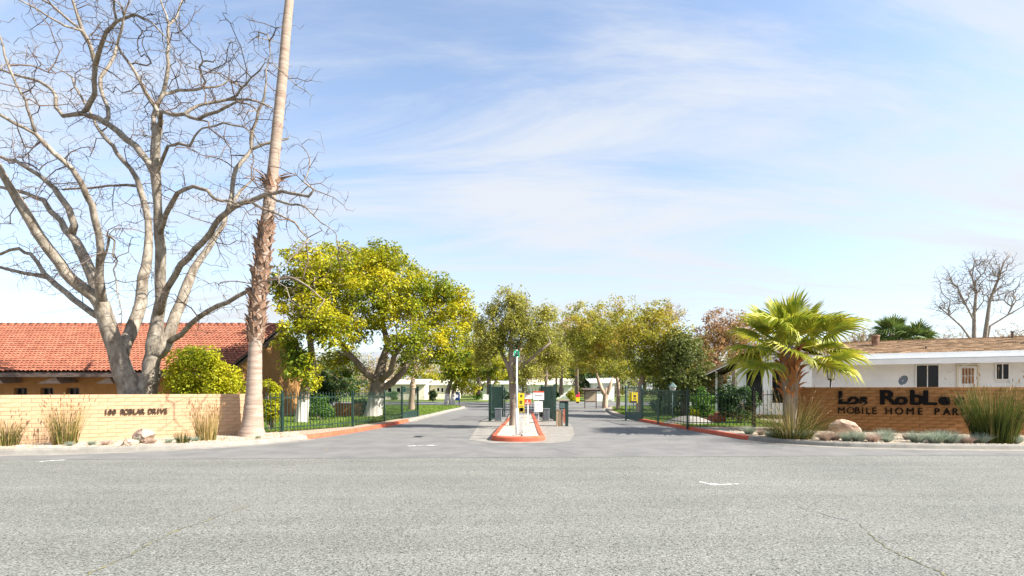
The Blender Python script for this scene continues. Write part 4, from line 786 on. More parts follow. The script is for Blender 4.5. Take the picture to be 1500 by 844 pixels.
# satellite dish behind the wall
sd = thing('satellite_dish', 'small grey satellite dish in front of the white house', 'dish', W(1324, 0, 21)); sd.location.z = KH; ORG[sd.name] = Vector(sd.location)
c = W(1323, 557, 21); mb = MB(); n = 14; ax = Vector((-.93, -.16, .33)).normalized(); u = ax.orthogonal().normalized(); v = ax.cross(u); vs = [c - ax * .05]
for r_, h in ((.12, -.03), (.21, .0)):
    for k in range(n): a = 2 * math.pi * k / n; vs.append(c + (u * math.cos(a) + v * math.sin(a)) * r_ + ax * h)
mb.add(vs, [(0, 1 + k, 1 + (k + 1) % n) for k in range(n)] + [(1 + k, 1 + n + k, 1 + n + (k + 1) % n, 1 + (k + 1) % n) for k in range(n)]).build('dish', M['grey_box'], sd, True)
MB().tube([(c.x + .03, c.y + .05, KH), (c.x + .03, c.y + .05, c.z), tuple(c - ax * .04)], [.022] * 3, 8).build('mast', M['galv'], sd); MB().tube([c - ax * .02 - v * .2, c + ax * .3 - v * .05], [.01, .01], 6).build('feed_arm', M['galv'], sd)

# ------------------------------------------------------------------ block walls with their lettering
def block_wall(name, label, line, h, m, mm, bl=.405, bh=.112, th=.2, seed=1, proud=.006, z0=KH - .03, cap=None):
    rs = random.Random(seed); P = smooth_line([(x, y, 0) for x, y in line], 12); cum = [0]
    for i in range(1, len(P)): cum.append(cum[-1] + (P[i] - P[i - 1]).length)
    def at(s):
        s = min(max(s, 0), cum[-1]); i = max(0, min(len(cum) - 2, int(np.searchsorted(cum, s)) - 1)); u = (s - cum[i]) / (cum[i + 1] - cum[i] + 1e-9); t = (P[i + 1] - P[i]).normalized(); return P[i].lerp(P[i + 1], u), math.atan2(t.y, t.x)
    t = thing(name, label, 'wall', (line[0][0], line[0][1], z0)); o = ORG[t.name]
    mb = MB(); k = 40
    for i in range(k):
        a, ra = at(cum[-1] * i / k); b, rb = at(cum[-1] * (i + 1) / k); c = (a + b) / 2; mb.box((c.x, c.y, z0 + h / 2 - .004), ((b - a).length * 1.0, th - .016, h - .012), math.atan2(b.y - a.y, b.x - a.x))
    mb.build('mortar', M[mm], t)
    ms = {}
    def bm_(l):
        l = round(l, 2)
        if l not in ms:
            e = .006; b = MB(); x, y, z = l / 2 - .004, th / 2, bh / 2 - .004
            vs = [(sx * (x - (e if f else 0)), sy * (y - (0 if f else e)), sz * (z - (e if f else 0))) for sy in (-1, 1) for f in (1, 0) for sx, sz in ((-1, -1), (1, -1), (1, 1), (-1, 1))]
            fs = [(0, 1, 2, 3), (11, 10, 9, 8)] + [(i, 4 + i, 4 + (i + 1) % 4, (i + 1) % 4) for i in range(4)] + [(8 + i, 8 + (i + 1) % 4, 12 + (i + 1) % 4, 12 + i) for i in range(4)] + [(4 + i, 12 + i, 12 + (i + 1) % 4, 4 + (i + 1) % 4) for i in range(4)]
            ms[l] = b.add(vs, fs).mesh('block', M[m])
        return ms[l]
    rows = int(round(h / bh))
    for r_ in range(rows):
        s = 0 if r_ % 2 == 0 else -bl / 2
        while s < cum[-1] - .03:
            a, b = max(s, 0), min(s + bl, cum[-1])
            if b - a > .06:
                c, ang = at((a + b) / 2); n_ = Vector((math.sin(ang), -math.cos(ang), 0)); q = c + n_ * rs.uniform(-.002, proud); ob = link('block', bm_(b - a), t, Vector((q.x, q.y, z0 + (r_ + .5) * bh)) - o); ob.rotation_euler = (rs.uniform(-.006, .006), 0, ang + rs.uniform(-.006, .006))
            s += bl
    return t, at, cum[-1], z0, th
dg = None
def letters(t, at, th, z0, text, s0, s1, z, hgt, m, squash=1.0, fat=.0, z_of=None, small=None, depth=.02):
    """Separate mounted letters spread between arc lengths s0 and s1 along a wall."""
    n = len(text)
    for i, chh in enumerate(text):
        if chh == ' ': continue
        cu = bpy.data.curves.new('letter', 'FONT'); cu.body = chh; k = hgt * (small.get(i, 1.0) if small else 1.0); cu.size = k / .70; cu.extrude = depth; cu.offset = fat; cu.resolution_u = 4; cu.align_x = 'CENTER'
        ob = bpy.data.objects.new('tmp', cu); C.objects.link(ob); bpy.context.view_layer.update(); me = bpy.data.meshes.new_from_object(ob.evaluated_get(bpy.context.evaluated_depsgraph_get())); bpy.data.objects.remove(ob); me.name = 'letter'; me.materials.clear(); me.materials.append(m)
        p, ang = at(s0 + (s1 - s0) * i / (n - 1)); n_ = Vector((math.sin(ang), -math.cos(ang), 0)); q = p + n_ * (th / 2 + depth + .012)
        o = link('letter', me, t, Vector((q.x, q.y, z)) - ORG[t.name]); o.rotation_euler = (math.pi / 2, 0, ang); o.scale = (squash, 1, 1)
LW = [(-14.15, 13.35), (-12.6, 14.35), (-10.7, 15.6), (-8.75, 16.85)]
lw, at, ln, z0, th = block_wall('pale_block_wall', 'low sunlit tan block wall lettered with the street address', LW, 1.345, 'block_left', 'mortar_left', seed=3)
def s_at(at, ln, px):                                         # arc length where the wall crosses a picture column
    ss = np.linspace(0, ln, 400); v = [at(s)[0] for s in ss]; return float(ss[int(np.argmin([abs(p.x / p.y - (px - CX) / FPX) for p in v]))])
letters(lw, at, th, z0, '100 ROBLAR DRIVE', s_at(at, ln, 156), s_at(at, ln, 244), .86, .165, M['letter_brown'], .70, 0)
pw = thing('wall_pillar', 'square block pillar ending the pale address wall at the frame edge', 'pillar', (-14.35, 13.2, KH - .03))
for r_ in range(13):
    for k in range(2): ob = MB().box((-14.45 + (k - .5) * .27, 13.16 + (k - .5) * .17, KH - .03 + (r_ + .5) * .112), (.30, .40, .106), .57).build('block', M['block_left'], pw)
MB().box((-14.45, 13.16, KH + 1.47), (.7, .48, .09), .57).build('cap_block', M['block_left'], pw, bevel=.01)
RW = [(10.35, 18.75), (11.6, 18.05), (13.2, 17.35), (15.2, 16.75), (17.6, 16.3)]
rw, at2, ln2, z02, th2 = block_wall('brown_sign_wall', 'brown block wall with large dark lettering for the mobile home park', RW, 1.57, 'block_right', 'mortar_right', seed=9, proud=.014)
sa = lambda px: s_at(at2, ln2, px)
for chs, pxs, sizes in (('Los', (1235, 1249, 1264), (.44, .36, .36)), ('RobLes', (1298, 1318, 1340, 1358, 1380, 1402), (.48, .38, .48, .46, .38, .38))):
    for chh, px, sz in zip(chs, pxs, sizes): s = sa(px); letters(rw, at2, th2, z02, chh + ' ', s, s + .01, 1.085, sz, M['letter'], 1.2, .017, depth=.03)
for word, pxs in (('MOBILE', (1232, 1245, 1255, 1263, 1270, 1279)), ('HOME', (1300, 1315, 1331, 1345)), ('PARK', (1370, 1384, 1396, 1409))):
    for chh, px in zip(word, pxs): s = sa(px); letters(rw, at2, th2, z02, chh + ' ', s, s + .01, .74, .235, M['letter'], .92, 0)

# ------------------------------------------------------------------ iron fences and gates
def fence(label, line, h, m, posts, gap=.135, zb=KH, name='iron_fence', rails=(.12, .92), post_w=.07, heavy=()):
    t = thing(name, label, 'fence', (line[0].x, line[0].y, zb)); o = ORG[t.name]
    pm = MB(); pm.box((0, 0, h * .5 + .03), (.02, .02, h - .02)); pm.add([(-.014, -.014, h + .02), (.014, -.014, h + .02), (.014, .014, h + .02), (-.014, .014, h + .02), (0, 0, h + .11)], [(0, 1, 4), (1, 2, 4), (2, 3, 4), (3, 0, 4)]); pme = pm.mesh('picket', m)
    for i in range(len(line) - 1):
        a, b = line[i], line[i + 1]; d = b - a; n = max(2, int(d.length / gap)); ang = math.atan2(d.y, d.x)
        for f in rails: MB().bar((a.x, a.y, zb + h * f), (b.x, b.y, zb + h * f), .035, .03).build('rail', m, t)
        for k in range(n): p = a + d * ((k + .5) / n); link('picket', pme, t, Vector((p.x, p.y, zb)) - o, (0, 0, ang))
    for i in posts:
        w = .11 if i in heavy else post_w; p = line[i]; mb = MB(); mb.box((p.x, p.y, zb + (h + .06) / 2 - .05), (w, w, h + .16)); mb.lathe((p.x, p.y, zb + h + .06), [(w * .3, 0), (w * .55, .05), (w * .3, .10), (.005, .12)], 8); mb.build('post', m if i not in heavy else M['black_metal'], t)
    return t
fence('dark green iron picket fence from the tall palm to the left gate', FL, 1.27, M['green_metal'], (2, 3, 4, 5))
fence('dark green iron picket fence bending round the right garden to the fan palm', FR, 1.36, M['green_metal'], (0, 1, 2, 3), heavy=(3,))
def gate(label, a, b, h, zb=.05, panel=True, gap=.14, m='green_metal', curve=.25, wide=.08):
    t = thing('swing_gate', label, 'gate', (a.x, a.y, 0)); d = b - a; o = ORG[t.name]; mm = M[m]; n = max(3, int(d.length / gap)); ang = math.atan2(d.y, d.x); top = lambda f: h - curve * math.sin(math.pi * f) if curve else h
    for p in (a, b): MB().box((p.x, p.y, h / 2 + .06), (wide, wide, h + .12), ang).build('stile', mm, t)
    pts = [Vector((a.x + d.x * f, a.y + d.y * f, top(f))) for f in np.linspace(0, 1, 9)]
    MB().tube(pts, .022, 6).build('top_rail', mm, t)
    MB().bar((a.x, a.y, zb + .04), (b.x, b.y, zb + .04), .05).build('bottom_rail', mm, t); MB().bar((a.x, a.y, zb + .38), (b.x, b.y, zb + .38), .04).build('middle_rail', mm, t)
    if panel:
        c = (a + b) / 2; MB().box((c.x, c.y, zb + .21), (d.length - .1, .02, .30), ang).build('kick_panel', mm, t)
    for k in range(n):
        f = (k + .5) / n; z1 = top(f); p = a + d * f; MB().box((p.x, p.y, (zb + z1) / 2), (.022, .022, z1 - zb - .01)).build('picket', mm, t)
    return t
gate('open green gate leaf with solid kick panel at the left fence end', Vector((FL[-1].x, FL[-1].y, 0)), Vector(((612 - CX) / FPX * 27.6, 27.6, 0)), 1.62, curve=.0)
gate('open grey-green gate leaf with kick panel below the yellow sign', Vector(((940 - CX) / FPX * 25.3, 25.3, 0)), Vector(((917 - CX) / FPX * 26.2, 26.2, 0)), 1.68, m='green_grey', curve=.0)
gate('tall dark green gate leaf folded back along the island, farther from the kiosk', Vector((-1.09, 25.4, 0)), Vector((-.55, 29.6, 0)), 1.72, panel=False, curve=.0, wide=.12, gap=.14)
gate('tall dark green gate leaf folded back along the island beside the kiosk', Vector((2.12, 25.4, 0)), Vector((1.72, 29.6, 0)), 1.72, panel=False, curve=.0, wide=.12, gap=.14)
fence('plain iron picket screen crossing the island between the gate leaves', [Vector((-.42, 29.4, 0)), Vector((1.6, 29.4, 0))], 1.45, M['green_metal'], (0, 1), gap=.16, zb=.1)

# ------------------------------------------------------------------ island furniture
def sign_on_post(label, px, d, y0, y1, w, m, marks, post=True, name='sign', cat='sign', head=None, thick=.012, base=.12, postm='galv'):
    x = (px - CX) / FPX * d; zt_, zb_ = EYE + (HZ - y0) / FPX * d, EYE + (HZ - y1) / FPX * d; t = thing(name, label, cat, (x, d, base))
    if post: MB().box((x, d + .03, (base + zt_) / 2), (.05, .04, zt_ - base)).build('post', M[postm], t)
    p = MB().box((x, d, (zt_ + zb_) / 2), (w, thick, zt_ - zb_)).build('panel', M[m], t, bevel=.002)
    for (u0, u1, v0, v1, mm) in marks: MB().box((x + (u0 + u1 - 1) / 2 * w, d - thick / 2 - .002, zb_ + (v0 + v1) / 2 * (zt_ - zb_)), ((u1 - u0) * w, .004, (v1 - v0) * (zt_ - zb_))).build('print', M[mm], p)
    return t
lines = [(.2, .8, .70, .76, 'black_ink'), (.25, .75, .48, .54, 'black_ink'), (.2, .8, .26, .32, 'black_ink')]
sign_on_post('upper yellow sign on the island post', 763.5, 17.0, 576, 584.5, .2, 'yellow_sign', [(.38, .5, .25, .75, 'black_ink'), (.56, .68, .3, .75, 'black_ink')], post=True)
sign_on_post('middle yellow sign on the island post', 763.5, 16.98, 585, 594, .2, 'yellow_sign', [(.25, .42, .25, .8, 'black_ink'), (.5, .66, .25, .8, 'black_ink')], post=False)
sign_on_post('lowest yellow sign with a black square on the island post', 763.5, 16.98, 594.5, 604, .2, 'yellow_sign', [(.18, .9, .1, .72, 'black_ink'), (.36, .72, .22, .6, 'yellow_sign'), (.1, .9, .9, .97, 'black_ink')], post=False)
sign_on_post('small white notice above the red one behind the island tree', 773.5, 21.5, 577, 584.5, .31, 'white_sign', [(.1, .9, .84, .95, 'red_sign')], postm='white')
sign_on_post('small red sign under the white notice on the island', 772.5, 21.46, 585.5, 592.5, .28, 'red_sign', [(.42, .58, .52, .8, 'white_sign'), (.15, .85, .2, .36, 'white_sign')], post=False)
sign_on_post('wide white notice with a red header beside the folded gate', 789, 23.8, 573, 586, .5, 'white_sign', [(.0, 1.0, .84, 1.0, 'red_sign'), (.15, .85, .5, .56, 'black_ink')])
sign_on_post('tall blank white notice below the red-headed one', 789, 23.76, 588, 603.5, .38, 'white_sign', [(.3, .7, .72, .77, 'grey_box')], post=False)
sn = thing('street_sign', 'tall pale steel pole with a small green street sign on the island', 'street sign', (W(757, 0, 16.1).x, 16.1, .13))
x, y = W(757, 0, 16.1).x, 16.1
MB().tube([(x, y, .1), (x, y, EYE + (HZ - 520) / FPX * 16.1)], [.03, .03], 10).build('pole', M['galv'], sn, True)
MB().tube([(x, y, .1), (x, y, .98)], [.05, .05], 12).build('sleeve', M['white'], sn, True)
zc = EYE + (HZ - 518.5) / FPX * 16.1
for nm, an in (('sign_plate', 1.30), ('sign_plate', -.35 - 1.0)):
    pl = MB().box((x, y, zc + (.0 if an > 0 else .004)), (.58, .012, .17), an).build(nm, M['green_sign'], sn)
    dirv = Vector((math.cos(an), math.sin(an), 0)); nv = Vector((math.sin(an), -math.cos(an), 0))
    for s_ in (-.16, -.06, .05, .16):
        c = Vector((x, y, zc)) + dirv * s_ + nv * .009; MB().box(c, (.055, .004, .09), an).build('print', M['white_sign'], pl)
MB().lathe((x, y, zc + .085), [(.035, 0), (.035, .03), (.012, .05)], 8).build('cap', M['galv'], sn)
def operator(label, px, d, w, h):
    x = (px - CX) / FPX * d; t = thing('gate_operator', label, 'gate motor', (x, d, .0)); MB().box((x, d, h / 2 + .06), (w, w * .9, h)).build('housing', M['grey_box'], t, bevel=.02)
    MB().box((x, d, h + .085), (w + .05, w * .9 + .05, .05)).build('lid', M['grey_box'], t, bevel=.015); MB().box((x, d, .03), (w + .1, w + .1, .06)).build('pad', M['concrete'], t)
    for k in range(4): MB().box((x - w * .36 + k * w * .24, d - w * .45 - .006, h / 2 + .06), (.025, .012, h * .8)).build('rib', M['grey_box'], t)
    MB().tube([(x - .1 * (1 if px > 760 else -1), d, .1), (x - w, d + .2, .35), (x - w * 1.3, d + .3, .4)], .02, 6).build('drive_arm', M['black_metal'], t)
operator('grey gate motor box beside the gate leaf farther from the kiosk', 730, 24.9, .34, .56); operator('grey gate motor box beside the gate leaf nearer the kiosk', 800, 24.9, .3, .55)
kx, kd = W(824, 0, 22.0).x, 22.0
k = thing('entry_kiosk', 'dark green entry keypad box on a tan timber post beside the island', 'kiosk', (kx, kd, 0))
for nm, m, c, e in (('timber_post', 'tan_wood', (kx - .17, kd - .02, .36), (.2, .22, .72)), ('timber_post', 'tan_wood', (kx - .03, kd + .05, .30), (.07, .18, .6)), ('side_post', 'green_metal', (kx + .18, kd, .54), (.11, .34, 1.08)), ('box', 'green_metal', (kx + .0, kd, .90), (.24, .36, .34))): MB().box(c, e).build(nm, M[m], k, bevel=.008)
MB().box((kx - .125, kd - .02, .9), (.012, .26, .26)).build('screen', M['glass'], k); MB().box((kx - .02, kd - .186, .9), (.2, .012, .24)).build('keypad_plate', M['green_grey'], k)
MB().box((kx + .02, kd, 1.115), (.52, .46, .06)).build('roof_board', M['hood_wood'], k, bevel=.01); MB().box((kx + .05, kd - .19, .45), (.07, .04, .6)).build('reflector', M['brick_red'], k)
sign_on_post('yellow warning sign hanging on the right gate', 928, 25.9, 575, 590.5, .42, 'yellow_sign', [(.1, .9, .02, .2, 'black_ink'), (.5, .75, .55, .75, 'black_ink'), (.5, .8, .34, .44, 'black_ink')], post=True, postm='green_metal', base=.13)
# far along the drive
nx, nd = W(865, 0, 42).x, 42.0
n_ = thing('notice_board', 'dark framed notice board on two posts beside the drive', 'notice board', (nx, nd, 0))
for s_ in (-.47, .47): MB().box((nx + s_, nd, .75), (.08, .08, 1.5)).build('post', M['dark_wood'], n_)
f = MB(); f.box((nx, nd, 1.46), (1.02, .1, .09)); f.box((nx, nd, .56), (.86, .1, .09)); f.build('frame', M['dark_wood'], n_); MB().box((nx, nd - .01, 1.0), (.86, .05, .8)).build('board', mat('faded_board', (.30, .24, .17), (.42, .35, .26), scale=3), n_)
MB().slab([(nx - .7, nd - .35, 1.55), (nx + .7, nd - .35, 1.55), (nx + .7, nd + .35, 1.68), (nx - .7, nd + .35, 1.68)], .05).build('roof', M['dark_wood'], n_)
mx_ = thing('mailbox', 'dark blue mailbox on legs by the cross road', 'mailbox', (W(669, 0, 54).x, 54, 0)); x = W(669, 0, 54).x
mb = MB(); prof = [(-.32, .42), (.32, .42), (.32, 1.05), (.28, 1.2), (.18, 1.3), (0, 1.34), (-.18, 1.3), (-.28, 1.2), (-.32, 1.05)]; mb.add([(x + a, 53.7, z) for a, z in prof] + [(x + a, 54.3, z) for a, z in prof], [tuple(range(9)), tuple(range(17, 8, -1))] + [(i, i + 9, (i + 1) % 9 + 9, (i + 1) % 9) for i in range(9)]); mb.build('body', M['blue'], mx_)
for a in (-.26, .26):
    for b_ in (-.24, .24): MB().box((x + a, 54 + b_, .21), (.06, .06, .44)).build('leg', M['blue'], mx_)
MB().box((x, 53.69, .85), (.36, .01, .3)).build('label_plate', M['white_sign'], mx_)
t = thing('newspaper_box', 'red and yellow newspaper box beyond the notice board', 'newspaper box', (W(846, 0, 58).x, 58, 0)); x = W(846, 0, 58).x
MB().box((x, 58, .42), (.42, .4, .5)).build('base', M['yellow_sign'], t, bevel=.02); MB().box((x, 58, .95), (.46, .44, .55)).build('head', M['red_plastic'], t, bevel=.03); MB().box((x, 58, .09), (.3, .3, .18)).build('foot', M['black_metal'], t)
def lamp(label, px, py, d, m, base=KH, h0=.38):
    c = W(px, py, d); t = thing('garden_lamp', label, 'lamp', (c.x, d, base)); MB().tube([(c.x, d, base), (c.x, d, c.z - .02)], [.045, .035], 8).build('post', M[m], t, True)
    MB().lathe((c.x, d, c.z), [(.07, -.03), (.12, 0), (.13, .02)], 8).build('collar', M[m], t); MB().lathe((c.x, d, c.z + .02), [(.10, 0), (.165, h0 * .75)], 6).build('glass', M['white_glass'], t); MB().lathe((c.x, d, c.z + .02 + h0 * .75), [(.20, 0), (.16, .05), (.06, .15), (.02, .2)], 6).build('cap', M[m], t)
    f = MB()
    for j in range(6): a = j * math.pi / 3; f.bar((c.x + math.cos(a) * .105, d + math.sin(a) * .105, c.z + .02), (c.x + math.cos(a) * .168, d + math.sin(a) * .168, c.z + .02 + h0 * .75), .014)
    f.build('lantern_frame', M[m], t)
M['white_glass'] = mat('frosted_glass', (.62, .60, .55), rough=.25)
lamp('black lantern lamp post behind the brown sign wall', 1217, 556, 20.5, 'black_metal'); lamp('grey lantern lamp post behind the right fence', 985, 573, 22.5, 'green_grey', h0=.22)

# ------------------------------------------------------------------ far houses across the cross road
def far_house(label, x0, x1, ytop, yb, d, wallm, roofm, wins, ridge=1.0, depth=7, awn=None):
    xa, xb = (x0 - CX) / FPX * d, (x1 - CX) / FPX * d; zt_ = EYE + (HZ - ytop) / FPX * d; t = thing('far_house', label, 'house', ((xa + xb) / 2, d, 0)); MB().box(((xa + xb) / 2, d + depth / 2, zt_ / 2), (xb - xa, depth, zt_)).build('wall', M[wallm], t)
    r = MB(); e = .5; r.slab([(xa - e, d - e, zt_ - .05), (xb + e, d - e, zt_ - .05), (xb + e, d + depth / 2, zt_ + ridge), (xa - e, d + depth / 2, zt_ + ridge)], -.12); r.slab([(xa - e, d + depth / 2, zt_ + ridge), (xb + e, d + depth / 2, zt_ + ridge), (xb + e, d + depth + e, zt_ - .05), (xa - e, d + depth + e, zt_ - .05)], -.12); r.build('roof', M[roofm], t)
    MB().box(((xa + xb) / 2, d - e - .03, zt_ - .02), (xb - xa + 2 * e, .05, .2)).build('fascia', M['white'], t)
    for a, b, y0, y1, pm in wins:
        wa, wb = (a - CX) / FPX * d, (b - CX) / FPX * d; za, zb2 = EYE + (HZ - y1) / FPX * d, EYE + (HZ - y0) / FPX * d; f = MB()
        for xx in (wa, wb): f.box((xx, d - .03, (za + zb2) / 2), (.09, .08, zb2 - za + .09))
        for z in (za, zb2): f.box(((wa + wb) / 2, d - .03, z), (wb - wa - .09, .076, .09))
        w = f.build('window', M['white'], t); MB().box(((wa + wb) / 2, d - .015, (za + zb2) / 2), (wb - wa - .08, .02, zb2 - za - .08)).build('pane', M[pm], w)
    return t
M['teal'] = mat('teal_blind', (.10, .24, .22), rough=.4)
far_house('cream house with teal blinds seen past the round-crowned tree', 556, 622, 562, 583, 76, 'cream', 'cream', [(568, 574, 568, 575, 'glass'), (581, 587, 568, 575, 'glass'), (589.5, 595, 566, 575, 'teal'), (605, 611, 568, 577, 'glass')], .6)
far_house('cream house with dark windows behind the twin-trunked tree', 616, 668, 563, 584, 80, 'cream', 'cream', [(623, 630, 568, 575, 'glass'), (640, 644, 568, 574, 'glass'), (646, 650, 568, 575, 'glass')], .7)
far_house('white flat-roofed home with a row of small dark openings behind the left gate leaf', 702, 752, 562, 583, 74, 'white', 'white', [(704, 708, 566, 573, 'glass'), (711, 713, 566, 569, 'glass'), (718, 721, 566, 569, 'glass'), (724, 726, 566, 569, 'glass'), (730, 732, 566, 569, 'glass'), (736, 741, 571, 578, 'glass')], .35)
far_house('pale house with a sloping roof beyond the kiosk', 776, 838, 563, 582, 84, 'white', 'cream', [(800, 806, 567, 574, 'glass'), (818, 826, 568, 577, 'glass')], .9)
far_house('white house glimpsed between the street trees at the drive bend', 868, 900, 560, 585, 66, 'white', 'white', [(874, 880, 566, 574, 'glass'), (888, 893, 566, 574, 'glass')], .5)

# ------------------------------------------------------------------ shrubs, steps, low walls
def at_px(px, d, z): p = W(px, 0, d); return (p.x, d, z)
shrub('yellow_bush', 'big yellow-green rounded bush between the bare tree and the tall palm', at_px(298, 18.6, 1.75), (1.65, 1.0, 1.85), 18000, .095, 'bush', 3, lumps=70)
shrub('yellow_bush', 'smaller yellow-green bush just right of the tall palm trunk', at_px(398, 18.4, 1.1), (.42, .5, 1.1), 4200, .085, 'bush', 4, lumps=34)
shrub('green_shrub', 'rounded bright green shrub behind the left fence', at_px(472, 24, .75), (.65, .6, .55), 3000, .09, 'bright', 5)
shrub('green_shrub', 'dark low hedge at the foot of the round-crowned tree', at_px(531, 29, .6), (.8, .6, .5), 2400, .1, 'green', 6)
shrub('green_shrub', 'dark shrubbery under the leaning tree against the ochre wall', at_px(478, 30, 1.5), (1.3, .8, 1.4), 4500, .12, 'green', 7, lumps=40)
shrub('round_shrub', 'dark clipped ball shrub on the verge in front of the cream house', at_px(634, 62, .85), (.62, .62, .8), 1800, .14, 'green', 8)
shrub('hedge_shrub', 'big dark green hedge behind the right fence below the porch windows', at_px(1083, 22.0, .95), (1.15, .6, .9), 8000, .085, 'green', 9, lumps=50)
shrub('hedge_shrub', 'mid-green shrub behind the right fence beside the brick steps', at_px(1030, 24.4, .9), (.95, .6, .85), 4500, .09, 'bright', 10, lumps=40)
shrub('hedge_shrub', 'small yellow-green shrub behind the fence above the gravel mound', at_px(1017, 22.6, .42), (.28, .25, .3), 1000, .07, 'bush', 11)
shrub('hedge_shrub', 'dark shrub at the far end of the right fence', at_px(975, 30, .8), (1.2, .8, .8), 3200, .11, 'green', 12)
shrub('hedge_shrub', 'dark shrub under the porch overhang', at_px(1058, 28.5, 1.0), (1.2, .8, .95), 3200, .11, 'green', 13)
for i, (px, d, r_, lf, lab) in enumerate(((700, 70, .9, 'bright', 'green shrub in front of the white flat-roofed home'), (812, 72, 1.0, 'bright', 'round green shrub in front of the pale sloping-roofed house'), (838, 66, .8, 'bush', 'yellow shrub by the newspaper box'), (575, 70, 1.0, 'bright', 'low green hedge in front of the teal-blinded house'), (742, 70, .9, 'green', 'dark shrub behind the island tree near the white home'))): shrub('far_shrub', lab, at_px(px, d, .7), (r_ * 1.2, r_, .7), 1400, .16, lf, 80 + i)
st = thing('brick_steps', 'red brick steps beside the dark hedge in the right garden', 'steps', (W(1036, 0, 22.6).x, 22.6, KH)); x = W(1036, 0, 22.6).x
for k in range(3):
    for j in range(4): MB().box((x + k * .24 + .12, 22.35 + j * .21, KH + .09 + k * .12), (.235, .2, .17)).build('brick', M['brick_red'], st)
    MB().box((x + k * .24 + .12, 22.66, KH + (k * .12) / 2), (.22, .78, .12 * k + .02)).build('riser', M['brick_red'], st)
lwall = thing('low_garden_wall', 'low brown block wall behind the green shrub in the left garden', 'wall', (W(505, 0, 27).x, 27.2, KH))
for k in range(5):
    for r_ in range(6): MB().box((W(492, 0, 27.4).x + k * .3 + (.15 if r_ % 2 else 0), 27.4, KH + .06 + r_ * .12), (.29, .2, .112)).build('block', M['block_right'], lwall)
mb = MB(); c = W(1012, 0, 22); vs = [(c.x + math.cos(a) * r_ * 1.0, 22.2 + math.sin(a) * r_ * .9, KH + .006 + z) for r_, z in ((1.1, 0), (.8, .14), (.45, .26), (.15, .3)) for a in [2 * math.pi * i / 16 for i in range(16)]]
mb.add(vs, [(r_ * 16 + i, r_ * 16 + (i + 1) % 16, r_ * 16 + 16 + (i + 1) % 16, r_ * 16 + 16 + i) for r_ in range(3) for i in range(16)] + [tuple(range(48, 64))]); struct(mb, 'gravel_mound', M['concrete'], True)

# ------------------------------------------------------------------ planting by the kerbs: reeds, fescue, boulders, gravel
def rp(px, py, clear=.45):                                    # a spot in a bed, kept clear of the kerb
    p = G(px, py, KH - .012); line = LKf if px < CX else RKf
    front = sorted([(q.x, q.y) for q in line if q.y < 17 and (q.x < -6.2 or q.x > 7.15)]); d = float(p.y)
    for _ in range(12): d = max(d, float(np.interp((px - CX) / FPX * d, [a for a, b in front], [b for a, b in front])) + clear)
    return ((px - CX) / FPX * d, d, KH - .02)
reed_clump('upright straw-coloured reed clump before the pale wall, left of the address letters', rp(95, 651, .6), 1.28, .42, 320, .5, 1, .26)
reed_clump('low green reed clump at the pale wall by the pillar', rp(8, 653, .6), .9, .5, 260, .25, 2, .26, seeds=.15)
reed_clump('dry straw reed clump between the address letters and the tall palm', rp(302, 645, .7), 1.12, .33, 300, .72, 3, .26)
reed_clump('small green tuft at the foot of the dry reed clump', rp(268, 650, .5), .45, .5, 140, .1, 31, .14, seeds=0)
reed_clump('wide arching green reed clump in front of the fan palm', rp(1160, 643, .75), 1.7, 1.45, 900, .2, 4, .5, seeds=.3)
reed_clump('tall dense green reed clump hiding the end of the park lettering', rp(1455, 648), 1.95, .44, 1150, .10, 5, .46, seeds=.5, w=.0075)
def fmesh(name, m, seed): rs = np.random.default_rng(seed); V, F = blades(620, 1, .27, .0035, 1.0, rs, base_r=.07, droop=.1, seg=3); return np_mesh(name, V, F, m)
FM = [fmesh('blue_fescue', M['fescue'], 1), fmesh('blue_fescue', M['fescue'], 2)]; FD = fmesh('blue_fescue', M['fescue_dry'], 3)
def tuft(px, py, s, dry=False, lab=None):
    o = link('blue_fescue', FD if dry else FM[rnd.randrange(2)], None, rp(px, py), (0, 0, rnd.uniform(0, 6)), s * 1.2); side = 'brown sign wall' if px > 750 else 'pale address wall'
    tag(o, lab or (('dry tan grass tuft in the bed before the ' if dry else 'small blue-grey grass tuft in the bed before the ') + side), 'grass tuft', ('dry tufts' if dry else 'blue grass tufts') + ' before the ' + side)
for a in ((1097, 640, 1.0), (1128, 642, .8), (1172, 646, 1.05), (1240, 649, .9), (1257, 650, 1.15), (1297, 645, 1.2), (1300, 651, .7), (1343, 652, 1.15), (1370, 649, 1.25), (1392, 652, 1.25), (1437, 654, 1.0), (1487, 652, .9), (102, 660, .45), (135, 661, .5), (198, 658, .55), (247, 655, .5), (286, 654, .5), (378, 645, .4)): tuft(*a)
for a in ((1115, 643, .7), (1150, 645, .8), (1208, 646, 1.0), (1222, 650, 1.0), (1278, 648, .95), (1330, 644, .8), (1416, 650, .8), (155, 657, .6), (222, 655, .6)): tuft(*a, dry=True)
def boulder(label, px, py, e, seed, tilt=.0):
    import bmesh
    bm = bmesh.new(); bmesh.ops.create_icosphere(bm, subdivisions=3, radius=1); rs = np.random.default_rng(seed); pl = rs.normal(size=(11, 3)); pl /= np.linalg.norm(pl, axis=1, keepdims=True); dd = rs.uniform(.5, .85, 11)
    for v in bm.verts:
        p = np.array(v.co)
        for n_, d_ in zip(pl, dd):
            k = p @ n_ - d_
            if k > 0: p = p - n_ * k * .92
        v.co = Vector((p[0] * e[0], p[1] * e[1], p[2] * e[2])) + Vector(rs.normal(0, .012, 3))
    me = bpy.data.meshes.new('boulder'); bm.to_mesh(me); bm.free(); me.materials.append(M['rock']); q = rp(px, py); o = link('boulder', me, None, (q[0], q[1], KH + e[2] * .45), (0, tilt, rs.uniform(0, 1))); tag(o, label, 'boulder')
